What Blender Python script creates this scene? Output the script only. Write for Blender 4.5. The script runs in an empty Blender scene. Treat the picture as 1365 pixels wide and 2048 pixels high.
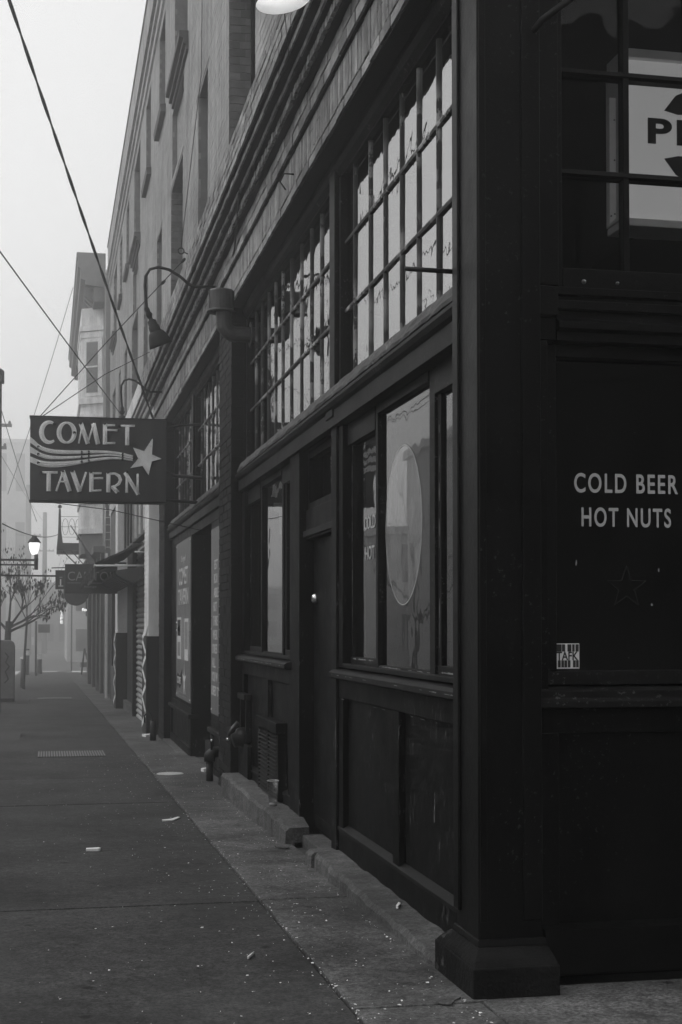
import bpy, math, random
from mathutils import Vector
random.seed(7)
S = bpy.context.scene
COL = S.collection
R = math.radians
PI = math.pi

# ---------------------------------------------------------------- camera
cam = bpy.data.cameras.new('camera')
camo = bpy.data.objects.new('camera', cam)
COL.objects.link(camo)
S.camera = camo
cam.sensor_fit = 'VERTICAL'
cam.sensor_height = 36.0
cam.lens = 49.99
cam.shift_y = (226 - 2844 * math.tan(R(1.5))) / 2048
cam.clip_start = 0.05
cam.clip_end = 2000
camo.location = (0, 0, 1.42)
camo.rotation_euler = (R(91.5), 0, R(-11.69))

# ---------------------------------------------------------------- sky, sun, exposure
SUN_EL, SUN_AZ = 52.0, -75.0          # azimuth from +y (up the street), negative = street side
W = bpy.data.worlds.new('World')
S.world = W
W.use_nodes = True
nt = W.node_tree
nt.nodes.clear()
sky = nt.nodes.new('ShaderNodeTexSky')
sky.sky_type = 'NISHITA'
sky.sun_disc = False
sky.sun_elevation = R(SUN_EL)
sky.sun_rotation = R(SUN_AZ)
sky.altitude = 0
sky.air_density = 1.0
sky.dust_density = 6.0
sky.ozone_density = 1.0
bw = nt.nodes.new('ShaderNodeRGBToBW')
mixn = nt.nodes.new('ShaderNodeMix')
mixn.data_type = 'RGBA'
mixn.inputs[0].default_value = 0.75
mixn.inputs[7].default_value = (11.5, 11.5, 11.5, 1)      # the even grey of a fog layer
bg = nt.nodes.new('ShaderNodeBackground')
bg.inputs[1].default_value = 0.1
wo = nt.nodes.new('ShaderNodeOutputWorld')
nt.links.new(sky.outputs[0], bw.inputs[0])
nt.links.new(bw.outputs[0], mixn.inputs[6])
nt.links.new(mixn.outputs[2], bg.inputs[0])
nt.links.new(bg.outputs[0], wo.inputs[0])
sl = bpy.data.lights.new('sun', 'SUN')
sl.energy = 0.8
sl.angle = R(40)
so = bpy.data.objects.new('sun', sl)
COL.objects.link(so)
so.location = (-20, 10, 40)
_a = R(SUN_AZ)
_d = Vector((math.sin(_a) * math.cos(R(SUN_EL)), math.cos(_a) * math.cos(R(SUN_EL)), math.sin(R(SUN_EL))))
so.rotation_euler = _d.to_track_quat('Z', 'Y').to_euler()
S.view_settings.view_transform = 'Standard'
S.view_settings.look = 'None'
S.view_settings.gamma = 1
S.view_settings.use_curve_mapping = False
S.view_settings.exposure = 0.0
S.render.engine = 'CYCLES'
S.cycles.use_denoising = True
S.cycles.denoiser = 'OPENIMAGEDENOISE'
S.cycles.denoising_input_passes = 'RGB_ALBEDO_NORMAL'
S.cycles.denoising_prefilter = 'ACCURATE'
S.cycles.max_bounces = 6
S.cycles.transparent_max_bounces = 16
S.cycles.volume_bounces = 3
S.cycles.use_adaptive_sampling = True
S.cycles.adaptive_threshold = 0.02
S.cycles.sample_clamp_indirect = 4
S.cycles.caustics_reflective = False
S.cycles.caustics_refractive = False

# ---------------------------------------------------------------- materials (all neutral grey: a black and white picture)
def nn(t, kind, **kw):
    n = t.nodes.new(kind)
    for k, v in kw.items():
        setattr(n, k, v)
    return n

def ramp(t, src, stops):
    r = nn(t, 'ShaderNodeValToRGB')
    el = r.color_ramp.elements
    while len(el) < len(stops):
        el.new(0.5)
    for e, (p, c) in zip(el, stops):
        e.position = p
        e.color = (c, c, c, 1)
    t.links.new(src, r.inputs[0])
    return r.outputs[0]

def noise(t, vec, scale, detail=4, rough=0.55, stretch=None):
    if stretch:
        m = nn(t, 'ShaderNodeMapping')
        m.inputs['Scale'].default_value = stretch
        t.links.new(vec, m.inputs[0])
        vec = m.outputs[0]
    n = nn(t, 'ShaderNodeTexNoise')
    n.inputs['Scale'].default_value = scale
    n.inputs['Detail'].default_value = detail
    n.inputs['Roughness'].default_value = rough
    t.links.new(vec, n.inputs['Vector'])
    return n.outputs[0]

def mul(t, a, b, op='MULTIPLY'):
    m = nn(t, 'ShaderNodeMath', operation=op)
    for i, v in enumerate((a, b)):
        if isinstance(v, (int, float)):
            m.inputs[i].default_value = v
        else:
            t.links.new(v, m.inputs[i])
    return m.outputs[0]

def mix(t, f, a, b):
    m = nn(t, 'ShaderNodeMix')
    for i, v in ((0, f), (2, a), (3, b)):
        if isinstance(v, (int, float)):
            m.inputs[i].default_value = v
        else:
            t.links.new(v, m.inputs[i])
    return m.outputs[0]

def M(name, c, rough=0.6, var=0.3, scale=6, bump=0.15, bscale=40, stretch=None, spec=0.4, metal=0.0,
      chips=0.0, chipc=0.45, chipscale=30, chipstretch=None, stain=0.0, speck=0.0, bdist=0.004, streak=0.0, isl=0.0):
    m = bpy.data.materials.new(name)
    m.use_nodes = True
    t = m.node_tree
    b = t.nodes['Principled BSDF']
    pos = nn(t, 'ShaderNodeNewGeometry').outputs['Position']
    n1 = noise(t, pos, scale, 5, 0.6, stretch)
    col = ramp(t, n1, [(0.25, c * (1 - var)), (0.75, c * (1 + var))])
    if stain:
        n2 = noise(t, pos, 1.1, 6, 0.65)
        col = mul(t, col, ramp(t, n2, [(0.35, 1 - stain), (0.6, 1.0 + stain * 0.3)]))
    if isl:                                                    # every brick its own shade
        g_ = nn(t, 'ShaderNodeNewGeometry').outputs['Random Per Island']
        oi = nn(t, 'ShaderNodeObjectInfo').outputs['Random']
        fr_ = mul(t, mul(t, g_, oi, 'ADD'), 1.0, 'MODULO')
        col = mul(t, col, ramp(t, fr_, [(0.0, 1 - isl), (1.0, 1 + isl)]))
    if streak:
        n5 = noise(t, pos, 5, 4, 0.6, (1, 1, 0.12))
        col = mul(t, col, ramp(t, n5, [(0.35, 1 - streak), (0.62, 1.0 + streak * 0.4)]))
    if speck:
        n4 = noise(t, pos, 62, 5, 0.85)
        col = mul(t, col, ramp(t, n4, [(0.38, 1 - speck), (0.62, 1 + speck)]))
        n7 = noise(t, pos, 17, 6, 0.75)
        col = mul(t, col, ramp(t, n7, [(0.35, 0.62), (0.65, 1.38)]))
        vr = nn(t, 'ShaderNodeTexVoronoi')
        vr.inputs['Scale'].default_value = 3.3
        t.links.new(pos, vr.inputs['Vector'])
        col = mul(t, col, ramp(t, vr.outputs['Distance'], [(0.06, 0.38), (0.10, 1.0)]))
    rg = ramp(t, n1, [(0.2, max(0.03, rough - 0.1)), (0.8, min(1, rough + 0.12))])
    if chips:
        n3 = noise(t, pos, chipscale, 6, 0.7, chipstretch)
        f = ramp(t, n3, [(1 - chips - 0.015, 0.0), (1 - chips + 0.01, 1.0)])
        n6 = noise(t, pos, 2.3, 3, 0.5)
        f = mul(t, f, ramp(t, n6, [(0.45, 0.0), (0.6, 1.0)]))
        col = mix(t, f, col, chipc)
        rg = mix(t, f, rg, 0.85)
    t.links.new(col, b.inputs['Base Color'])
    t.links.new(rg, b.inputs['Roughness'])
    b.inputs['Specular IOR Level'].default_value = spec
    b.inputs['Metallic'].default_value = metal
    if bump:
        bn = nn(t, 'ShaderNodeBump')
        bn.inputs['Strength'].default_value = bump
        bn.inputs['Distance'].default_value = bdist
        t.links.new(noise(t, pos, bscale, 5, 0.65, stretch), bn.inputs['Height'])
        t.links.new(bn.outputs[0], b.inputs['Normal'])
    return m

def EM(name, c, s):
    m = bpy.data.materials.new(name)
    m.use_nodes = True
    b = m.node_tree.nodes['Principled BSDF']
    b.inputs['Base Color'].default_value = (c, c, c, 1)
    b.inputs['Emission Color'].default_value = (c, c, c, 1)
    b.inputs['Emission Strength'].default_value = s
    return m

def GLASS(name, ior=1.9, tint=0.8, wav=0.02, wscale=3.0, dirt=0.0):
    m = bpy.data.materials.new(name)
    m.use_nodes = True
    t = m.node_tree
    t.nodes.clear()
    out = nn(t, 'ShaderNodeOutputMaterial')
    geo = nn(t, 'ShaderNodeNewGeometry')
    bn = nn(t, 'ShaderNodeBump')
    bn.inputs['Strength'].default_value = 1.0
    bn.inputs['Distance'].default_value = wav
    t.links.new(noise(t, geo.outputs['Position'], wscale, 2, 0.5), bn.inputs['Height'])
    fr = nn(t, 'ShaderNodeFresnel')
    fr.inputs[0].default_value = ior
    front = mul(t, 1.0, geo.outputs['Backfacing'], 'SUBTRACT')
    f = mul(t, fr.outputs[0], front)
    tr = nn(t, 'ShaderNodeBsdfTransparent')
    tr.inputs[0].default_value = (tint, tint, tint, 1)
    gl = nn(t, 'ShaderNodeBsdfGlossy')
    gl.inputs['Roughness'].default_value = 0.015
    t.links.new(bn.outputs[0], gl.inputs['Normal'])
    ms = nn(t, 'ShaderNodeMixShader')
    t.links.new(f, ms.inputs[0])
    t.links.new(tr.outputs[0], ms.inputs[1])
    t.links.new(gl.outputs[0], ms.inputs[2])
    res = ms.outputs[0]
    if dirt:
        df = nn(t, 'ShaderNodeBsdfDiffuse')
        df.inputs[0].default_value = (0.35, 0.35, 0.35, 1)
        m2 = nn(t, 'ShaderNodeMixShader')
        n = noise(t, geo.outputs['Position'], 7, 6, 0.7, (1, 1, 0.35))
        t.links.new(mul(t, ramp(t, n, [(0.4, 0.0), (0.8, dirt)]), front), m2.inputs[0])
        t.links.new(res, m2.inputs[1])
        t.links.new(df.outputs[0], m2.inputs[2])
        res = m2.outputs[0]
    t.links.new(res, out.inputs[0])
    return m

m_paint = M('black_paint', 0.005, 0.5, 0.45, 5, 0.35, 40, spec=0.06, chips=0.39, chipc=0.10, chipscale=38, chipstretch=(1, 1, 0.3), streak=0.25)
m_paint2 = M('black_paint_gloss', 0.005, 0.42, 0.45, 4, 0.35, 35, spec=0.1, chips=0.37, chipc=0.05, chipscale=45, streak=0.25)
m_plinth = M('worn_plinth', 0.009, 0.75, 0.6, 9, 1.0, 35, spec=0.1, bdist=0.012, chips=0.42, chipc=0.05, chipscale=26, stain=0.5)
m_peel = M('peeling_paint', 0.05, 0.7, 0.5, 14, 0.8, 30, chips=0.42, chipc=0.2, chipscale=22, bdist=0.012)
m_trim = M('dark_trim', 0.011, 0.5, 0.3, 7, 0.3, 40, chips=0.39, chipc=0.10, chipscale=40, stretch=(1, 0.3, 1), streak=0.2, spec=0.08)
m_munt = M('muntin_paint', 0.03, 0.6, 0.5, 12, 0.4, 50, chips=0.5, chipc=0.38, chipscale=9, chipstretch=(1, 1, 0.5))
m_brick = M('fascia_brick', 0.27, 0.85, 0.5, 11, 0.9, 45, chips=0.38, chipc=0.06, chipscale=20, stain=0.35, bdist=0.008, chipstretch=(1, 0.5, 1), isl=0.38)
m_wallb = M('painted_wall_brick', 0.32, 0.8, 0.14, 3, 0.25, 60, stain=0.25, streak=0.25, isl=0.07)
m_mortar = M('mortar', 0.03, 0.9, 0.3, 30, 0.4, 80)
m_wmortar = M('painted_mortar', 0.2, 0.9, 0.2, 10, 0.3, 80)
m_dbrick = M('dark_painted_brick', 0.008, 0.7, 0.3, 8, 0.4, 60, spec=0.15, stain=0.4, chips=0.3, chipc=0.05, isl=0.3)
m_rbrick = M('reveal_brick', 0.16, 0.85, 0.25, 12, 0.4, 60, isl=0.25)
m_white = M('white_painted_brick', 0.82, 0.75, 0.08, 4, 0.25, 60, streak=0.15, stain=0.15)
m_rough = M('rough_plaster', 0.28, 0.95, 0.5, 12, 1.0, 22, bdist=0.02)
m_stone = M('dark_sill_stone', 0.07, 0.8, 0.3, 8, 0.3, 50)
m_side = M('concrete_walk', 0.041, 0.85, 0.2, 3.2, 0.6, 90, stain=0.45, speck=0.6, bdist=0.004, spec=0.2, chips=0.34, chipc=0.035, chipscale=6, chipstretch=(1, 0.45, 1))
m_side2 = M('concrete_strip', 0.09, 0.85, 0.28, 4.2, 0.7, 80, stain=0.55, speck=0.6, bdist=0.004, spec=0.2, chips=0.36, chipc=0.04, chipscale=7, chipstretch=(0.6, 1, 1))
m_curb = M('rough_concrete', 0.085, 0.9, 0.4, 9, 1.0, 40, stain=0.45, speck=0.5, bdist=0.015)
m_joint = M('joint_dirt', 0.04, 0.95, 0.5, 30, 0.6, 90)
m_road = M('asphalt', 0.06, 0.85, 0.2, 4, 0.4, 150, speck=0.3)
m_mark = M('road_paint', 0.5, 0.7, 0.2, 8, 0.2, 60)
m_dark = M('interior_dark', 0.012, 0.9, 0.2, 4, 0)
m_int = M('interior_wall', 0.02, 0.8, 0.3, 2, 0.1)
m_iron = M('black_iron', 0.014, 0.5, 0.3, 20, 0.25, 80, spec=0.2)
m_galv = M('dull_galvanised', 0.06, 0.45, 0.35, 9, 0.2, 60, metal=0.3)
m_wire = M('cable', 0.02, 0.6, 0.2, 20, 0)
m_enamel = M('white_enamel', 0.85, 0.35, 0.05, 10, 0)
m_chrome = M('bright_metal', 0.6, 0.25, 0.1, 10, 0, metal=0.9)
m_sign = M('sign_panel', 0.04, 0.5, 0.15, 4, 0.1, 40, stain=0.2, streak=0.25, chips=0.2, chipc=0.03)
m_letter = M('sign_letter', 0.95, 0.6, 0.1, 14, 0.2, 60, chips=0.33, chipc=0.2, chipscale=30, streak=0.1)
m_stripe = M('sign_stripe', 0.85, 0.6, 0.15, 12, 0.2, 60, chips=0.3, chipc=0.12, chipscale=30, streak=0.2)
m_tube = M('neon_tube', 0.9, 0.15, 0.3, 20, 0, spec=0.6)
m_poster = M('poster_panel', 0.13, 0.45, 0.12, 3, 0.05, 30, streak=0.1)
m_postext = M('poster_lettering', 0.55, 0.6, 0.1, 20, 0)
m_postdk = M('poster_dark', 0.02, 0.6, 0.1, 20, 0)
m_postmid = M('poster_mid', 0.22, 0.6, 0.5, 30, 0)
m_wintext = M('window_lettering', 0.42, 0.6, 0.06, 20, 0)
m_sticker = M('sticker_white', 0.75, 0.6, 0.04, 20, 0)
m_faint = M('faint_outline', 0.022, 0.6, 0.3, 20, 0)
m_paper = M('litter_paper', 0.65, 0.8, 0.2, 40, 0.2, 80)
m_leaf = M('dead_leaf', 0.05, 0.8, 0.4, 30, 0)
m_bark = M('bark', 0.06, 0.9, 0.4, 18, 0.7, 40, bdist=0.01)
m_wood = M('weathered_pole', 0.1, 0.9, 0.3, 10, 0.4, 40, stretch=(1, 1, 0.1))
m_clap = M('painted_wood_siding', 0.8, 0.7, 0.12, 5, 0.15, 40, streak=0.2)
m_clapd = M('dark_cornice_wood', 0.16, 0.75, 0.2, 5, 0.2, 40)
m_store = M('store_front_dark', 0.015, 0.6, 0.3, 6, 0.2, 40, stain=0.3)
m_store2 = M('store_front_mid', 0.09, 0.6, 0.3, 6, 0.2, 40, stain=0.3)
m_shut = M('shutter_metal', 0.3, 0.5, 0.35, 7, 0.15, 40, metal=0.3, stain=0.4)
m_canvas = M('awning_canvas', 0.03, 0.85, 0.3, 12, 0.3, 60)
m_flag = M('flag_cloth', 0.16, 0.9, 0.4, 12, 0.2, 60)
m_gold = M('far_building_wall', 0.45, 0.9, 0.2, 1, 0)  # wall colour lightened so distant buildings fade as in thicker fog
m_cabinet = M('cabinet_paint', 0.16, 0.5, 0.25, 5, 0.1, 30, stain=0.3)
m_grate = M('cast_grating', 0.14, 0.5, 0.3, 20, 0.2, 60, metal=0.4)
m_disc = M('steel_cover', 0.42, 0.5, 0.25, 18, 0.2, 90)
m_mcap = M('capitol_panel', 0.03, 0.5, 0.2, 6, 0.1)
m_capt = M('capitol_lettering', 0.3, 0.5, 0.2, 20, 0)
m_cup = M('cup_plastic', 0.3, 0.3, 0.2, 20, 0, spec=0.5)
m_lightbox = EM('lightbox_face', 0.6, 0.42)
m_boxframe = M('lightbox_frame', 0.85, 0.4, 0.1, 10, 0)
m_bulb = EM('lamp_bulb', 1.0, 9.0)
m_lantern = EM('lantern_glass', 1.0, 1.5)
m_neon = EM('far_neon', 1.0, 1.6)
g_clear = GLASS('window_glass', 2.0, 0.75, 0.0012, 3.0, 0.03)
g_wavy = GLASS('old_glass', 11.0, 0.7, 0.0016, 5.0, 0.015)
g_oval = GLASS('oval_glass', 5.0, 0.6, 0.0008, 2.0, 0.5)
g_side = GLASS('corner_glass', 1.35, 0.8, 0.006, 2.0, 0.02)

# ---------------------------------------------------------------- geometry helpers
def wloc(o):
    v = Vector((0, 0, 0))
    while o is not None:
        v += o.location
        o = o.parent
    return v

def link(o, parent=None):
    COL.objects.link(o)
    if parent is not None:
        o.parent = parent
        o.location = Vector(o.location) - wloc(parent)
    return o

def tag(o, label=None, cat=None, group=None, kind=None):
    for k, v in (('label', label), ('category', cat), ('group', group), ('kind', kind)):
        if v:
            o[k] = v
    return o

def empty(name, loc, label, cat, group=None):
    o = bpy.data.objects.new(name, None)
    o.empty_display_size = 0.1
    o.location = loc
    COL.objects.link(o)
    return tag(o, label, cat, group)

BOXF = [(0, 3, 2, 1), (4, 5, 6, 7), (0, 1, 5, 4), (1, 2, 6, 5), (2, 3, 7, 6), (3, 0, 4, 7)]

class MB:
    def __init__(s):
        s.v = []
        s.f = []

    def add(s, vs, fs):
        n = len(s.v)
        s.v += [tuple(p) for p in vs]
        s.f += [tuple(i + n for i in f) for f in fs]
        return s

    def box(s, x0, x1, y0, y1, z0, z1):
        return s.add([(x0, y0, z0), (x1, y0, z0), (x1, y1, z0), (x0, y1, z0), (x0, y0, z1), (x1, y0, z1), (x1, y1, z1), (x0, y1, z1)], BOXF)

    def prism(s, prof, axis, a, b):
        """closed polygon extruded along an axis; prof in the two other axes (x,z for y; y,z for x; x,y for z)"""
        def P(p, t):
            return (p[0], t, p[1]) if axis == 'y' else (t, p[0], p[1]) if axis == 'x' else (p[0], p[1], t)
        n = len(prof)
        ar = sum(prof[i][0] * prof[(i + 1) % n][1] - prof[(i + 1) % n][0] * prof[i][1] for i in range(n))
        if (ar > 0) == (axis == 'y'):
            prof = prof[::-1]
        vs = [P(p, a) for p in prof] + [P(p, b) for p in prof]
        fs = [tuple(range(n))[::-1], tuple(range(n, 2 * n))]
        fs += [(i, (i + 1) % n, n + (i + 1) % n, n + i) for i in range(n)]
        return s.add(vs, fs)

    def tube(s, path, r, n=8, caps=True):
        path = [Vector(p) for p in path]
        rs = r if isinstance(r, (list, tuple)) else [r] * len(path)
        rings = []
        prev = None
        for i, p in enumerate(path):
            d = (path[min(i + 1, len(path) - 1)] - path[max(i - 1, 0)]).normalized()
            if prev is None:
                ref = Vector((0, 0, 1)) if abs(d.z) < 0.9 else Vector((1, 0, 0))
                a = d.cross(ref).normalized()
            else:
                a = (prev - d * prev.dot(d)).normalized()
            prev = a
            b = d.cross(a)
            rings.append([p + a * (rs[i] * math.cos(2 * PI * k / n)) + b * (rs[i] * math.sin(2 * PI * k / n)) for k in range(n)])
        vs = [q for ring in rings for q in ring]
        fs = []
        for i in range(len(path) - 1):
            for k in range(n):
                fs.append((i * n + k, i * n + (k + 1) % n, (i + 1) * n + (k + 1) % n, (i + 1) * n + k))
        if caps:
            fs.append(tuple(range(n))[::-1])
            fs.append(tuple((len(path) - 1) * n + k for k in range(n)))
        return s.add(vs, fs)

    def lathe(s, prof, c, n=20, axis=None):
        """prof: (radius, height) list; about axis through c (default z)"""
        ax = Vector(axis or (0, 0, 1)).normalized()
        ref = Vector((1, 0, 0)) if abs(ax.x) < 0.9 else Vector((0, 1, 0))
        a = ax.cross(ref).normalized()
        b = ax.cross(a)
        c = Vector(c)
        vs = []
        for r, h in prof:
            for k in range(n):
                w = 2 * PI * k / n
                vs.append(c + ax * h + a * (r * math.cos(w)) + b * (r * math.sin(w)))
        fs = []
        for i in range(len(prof) - 1):
            for k in range(n):
                fs.append((i * n + k, i * n + (k + 1) % n, (i + 1) * n + (k + 1) % n, (i + 1) * n + k))
        return s.add(vs, fs)

    def build(s, name, mat, parent=None, bev=0, smooth=False, kind=None):
        me = bpy.data.meshes.new(name)
        me.from_pydata(s.v, [], s.f)
        me.update()
        me.materials.append(mat)
        if smooth:
            me.shade_smooth()
        o = bpy.data.objects.new(name, me)
        link(o, parent)
        if bev:
            md = o.modifiers.new('bevel', 'BEVEL')
            md.width = bev
            md.segments = 2
            md.limit_method = 'ANGLE'
        if kind:
            o['kind'] = kind
        return o

def B(name, mat, parent, x0, x1, y0, y1, z0, z1, bev=0.004):
    return MB().box(x0, x1, y0, y1, z0, z1).build(name, mat, parent, bev)

def PR(name, mat, parent, prof, axis, a, b, bev=0.0):
    return MB().prism(prof, axis, a, b).build(name, mat, parent, bev)

def TU(name, mat, parent, path, r, n=8):
    return MB().tube(path, r, n).build(name, mat, parent, smooth=True)

def g(y):                                                   # the pavement falls gently away up the street
    return 0.05 - 0.0165 * (min(y, 100) - 5)

# lettering: flat text meshes, cached before anything else is linked
def text_mesh(s, h=1.0, width=None, bold=0.0, space=1.0):
    cu = bpy.data.curves.new('lettering', 'FONT')
    cu.body = s
    cu.size = 1
    cu.offset = bold
    cu.space_character = space
    ob = bpy.data.objects.new('lettering', cu)
    COL.objects.link(ob)
    dg = bpy.context.evaluated_depsgraph_get()
    me = bpy.data.meshes.new_from_object(ob.evaluated_get(dg))
    vs = [(v.co.x, v.co.y) for v in me.vertices]
    fs = [tuple(p.vertices) for p in me.polygons]
    bpy.data.objects.remove(ob)
    bpy.data.curves.remove(cu)
    bpy.data.meshes.remove(me)
    x0, x1 = min(v[0] for v in vs), max(v[0] for v in vs)
    y0, y1 = min(v[1] for v in vs), max(v[1] for v in vs)
    w = width if width else (x1 - x0) * h / (y1 - y0)
    return [((x - x0) / (x1 - x0) * w, (y - y0) / (y1 - y0) * h) for x, y in vs], fs, w

def lettering(name, s, mat, parent, face, at, h, width=None, bold=0.01, slant=0.0, thick=0.002, space=1.0):
    """face '-y': at=(x,y,z) lower left; face '-x': at = (x, y, z) lower left as read from the street"""
    vs, fs, w = text_mesh(s, h, width, bold, space)
    n = len(vs)
    def P(a, b, d):
        a += slant * b
        return (at[0] + a, at[1] - d, at[2] + b) if face == '-y' else (at[0] - d, at[1] - a, at[2] + b)
    m = MB()
    m.add([P(a, b, thick) for a, b in vs], fs)
    # rim so that the letters have an edge of their own
    ed = {}
    for f in fs:
        for i in range(len(f)):
            e = (f[i], f[(i + 1) % len(f)])
            ed[e] = 1
    rim = [e for e in ed if (e[1], e[0]) not in ed]
    base = len(m.v)
    m.v += [P(a, b, 0.0) for a, b in vs]
    for i, j in rim:
        m.f.append((j, i, base + i, base + j))
    return m.build(name, mat, parent)

# ================================================================ THE SETTING
def sheet(name, mat, x0, x1, ys, dz, kind='structure'):
    m = MB()
    vs = []
    for y in ys:
        vs += [(x0, y, g(y) + dz), (x1, y, g(y) + dz)]
    m.add(vs, [(2 * i, 2 * i + 1, 2 * i + 3, 2 * i + 2) for i in range(len(ys) - 1)])
    o = m.build(name, mat)
    o['kind'] = kind
    return o

sheet('street', m_road, -110, 110, [-58, 5, 40, 100, 310], -0.20)
walk = sheet('sidewalk', m_joint, -1.5, 9, [-9, 5, 40, 82], -0.028)

def slab(x0, x1, y0, y1, mat, parent, dz=0.0, th=0.09, gap=0.007, name='slab'):
    x0 += gap; x1 -= gap; y0 += gap; y1 -= gap
    m = MB()
    t = [random.uniform(-0.0015, 0.0015) for _ in range(4)]
    top = [(x0, y0, g(y0) + dz + t[0]), (x1, y0, g(y0) + dz + t[1]), (x1, y1, g(y1) + dz + t[2]), (x0, y1, g(y1) + dz + t[3])]
    m.add([(a, b, c - th) for a, b, c in top] + top, BOXF)
    return m.build(name, mat, parent, bev=0.006)

ycuts = [-8, -2.4, 2.4, 7.22, 12.02, 14.47, 16.85, 21.6, 26.4, 31.2, 36, 40.8, 45.6, 50.4, 55.2, 60, 64.8, 69.6, 74.4, 81.9]
for a, b in zip(ycuts, ycuts[1:]):
    slab(-1.36, 1.075, a, b, m_side, walk)
ycuts2 = [5.0, 7.26, 12.1, 16.9, 21.7, 26.5, 31.3, 36.1, 40.9, 45.7, 50.5, 55.3]
for a, b in zip(ycuts2, ycuts2[1:]):
    slab(1.075, 1.76 if a > 12 else 1.60, a, b, m_side2, walk, gap=0.010)
for a, b in ((-8, -2.4), (-2.4, 1.4), (1.4, 5.0)):
    slab(1.075, 1.56, a, b, m_side2, walk, gap=0.005)
for a, b in ((-8, -2.4), (-2.4, 1.4), (1.4, 5.19)):
    slab(1.56, 4.2, a, b, m_side2, walk, gap=0.005)
    slab(4.2, 8.9, a, b, m_side2, walk, gap=0.005)
for i in range(19):                                           # granite kerb along the street
    y0 = -9 + i * 4.8
    slab(-1.5, -1.36, y0, min(y0 + 4.8, 82), m_curb, walk, th=0.3, gap=0.003, name='kerb_stone')

# crosswalk at the far end of the pavement
for i in range(7):
    o = MB().add([(x, y, g(y) - 0.196) for x, y in ((-6 + i * 1.9, 85), (-5 + i * 1.9, 85), (-5 + i * 1.9, 97), (-6 + i * 1.9, 97))], [(0, 1, 2, 3)]).build('crosswalk_stripe', m_mark)
    tag(o, kind='structure')

# ================================================================ THE CORNER TAVERN BUILDING
bld = empty('brick_building', (1.6, 5.17, 0), 'long three-storey brick building with black timber tavern front on its corner', 'building')
XF, XP = 1.70, 1.735

# ---- ground floor interior (a dim room behind the glass)
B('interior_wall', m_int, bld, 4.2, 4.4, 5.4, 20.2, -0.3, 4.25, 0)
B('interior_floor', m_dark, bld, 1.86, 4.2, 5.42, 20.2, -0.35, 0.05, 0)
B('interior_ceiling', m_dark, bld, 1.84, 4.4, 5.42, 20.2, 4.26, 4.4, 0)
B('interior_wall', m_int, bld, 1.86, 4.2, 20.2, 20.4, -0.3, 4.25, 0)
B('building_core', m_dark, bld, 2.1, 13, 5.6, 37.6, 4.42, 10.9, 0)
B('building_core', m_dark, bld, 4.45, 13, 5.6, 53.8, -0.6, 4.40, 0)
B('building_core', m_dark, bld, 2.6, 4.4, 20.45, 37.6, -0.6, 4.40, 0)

# ---- corner pillar (square cast column with a stepped base)
pil = MB()
pil.box(1.6, 1.855, 5.17, 5.47, 0.2, 4.257)
pillar = pil.build('corner_pillar', m_paint2, bld, 0.008)
B('pillar_panel_edge', m_paint2, pillar, 1.606, 1.632, 5.163, 5.2, 0.3, 4.25, 0.003)
B('pillar_panel_edge', m_paint2, pillar, 1.775, 1.85, 5.161, 5.2, 0.3, 4.25, 0.004)
B('pillar_edge_strip', m_paint2, pillar, 1.588, 1.62, 5.40, 5.475, 0.3, 4.25, 0.005)
B('pillar_plinth', m_plinth, pillar, 1.535, 1.872, 5.03, 5.56, -0.02, 0.160, 0.006)
# tapered moulding between plinth and shaft
mm = MB()
def frust(m, a, b, z0, z1):
    m.add([(a[0], a[2], z0), (a[1], a[2], z0), (a[1], a[3], z0), (a[0], a[3], z0), (b[0], b[2], z1), (b[1], b[2], z1), (b[1], b[3], z1), (b[0], b[3], z1)], BOXF)
frust(mm, (1.54, 1.868, 5.035, 5.555), (1.552, 1.864, 5.06, 5.53), 0.160, 0.182)
frust(mm, (1.552, 1.864, 5.06, 5.53), (1.583, 1.86, 5.13, 5.49), 0.182, 0.212)
mm.build('pillar_base_moulding', m_plinth, pillar, 0.004)
frust_top = MB()
frust(frust_top, (1.588, 1.859, 5.142, 5.485), (1.592, 1.858, 5.15, 5.48), 0.212, 0.236)
frust_top.build('pillar_base_moulding', m_paint2, pillar, 0.003)

# ---- helper for panelled bulkheads below the windows (street side, facing -x)
def bulkhead(y0, y1, ymid, zb, zr, zt, stile=0.13):
    B('bottom_rail', m_paint, bld, XF, 1.86, y0, y1, zb, zr, 0.004)
    PR('bottom_moulding', m_trim, bld, [(1.693, zr - 0.02), (1.693, zr), (1.735, zr + 0.022), (1.74, zr - 0.02)], 'y', y0, y1, 0.002)
    B('top_rail', m_paint, bld, XF, 1.86, y0, y1, 0.992, zt, 0.004)
    for a, b in ((y0, y0 + stile), (ymid - 0.065, ymid + 0.065), (y1 - stile, y1)):
        B('stile', m_paint, bld, XF + 0.001, 1.86, a, b, zr, 0.992, 0.004)
    for a, b in ((y0 + stile, ymid - 0.065), (ymid + 0.065, y1 - stile)):
        B('bulkhead_panel', m_paint, bld, XP, 1.85, a, b, zr, 0.992, 0)

bulkhead(5.475, 8.285, 6.885, 0.055, 0.228, 1.105, 0.12)
bulkhead(9.97, 12.56, 11.12, -0.02, 0.20, 1.105, 0.14)

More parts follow.
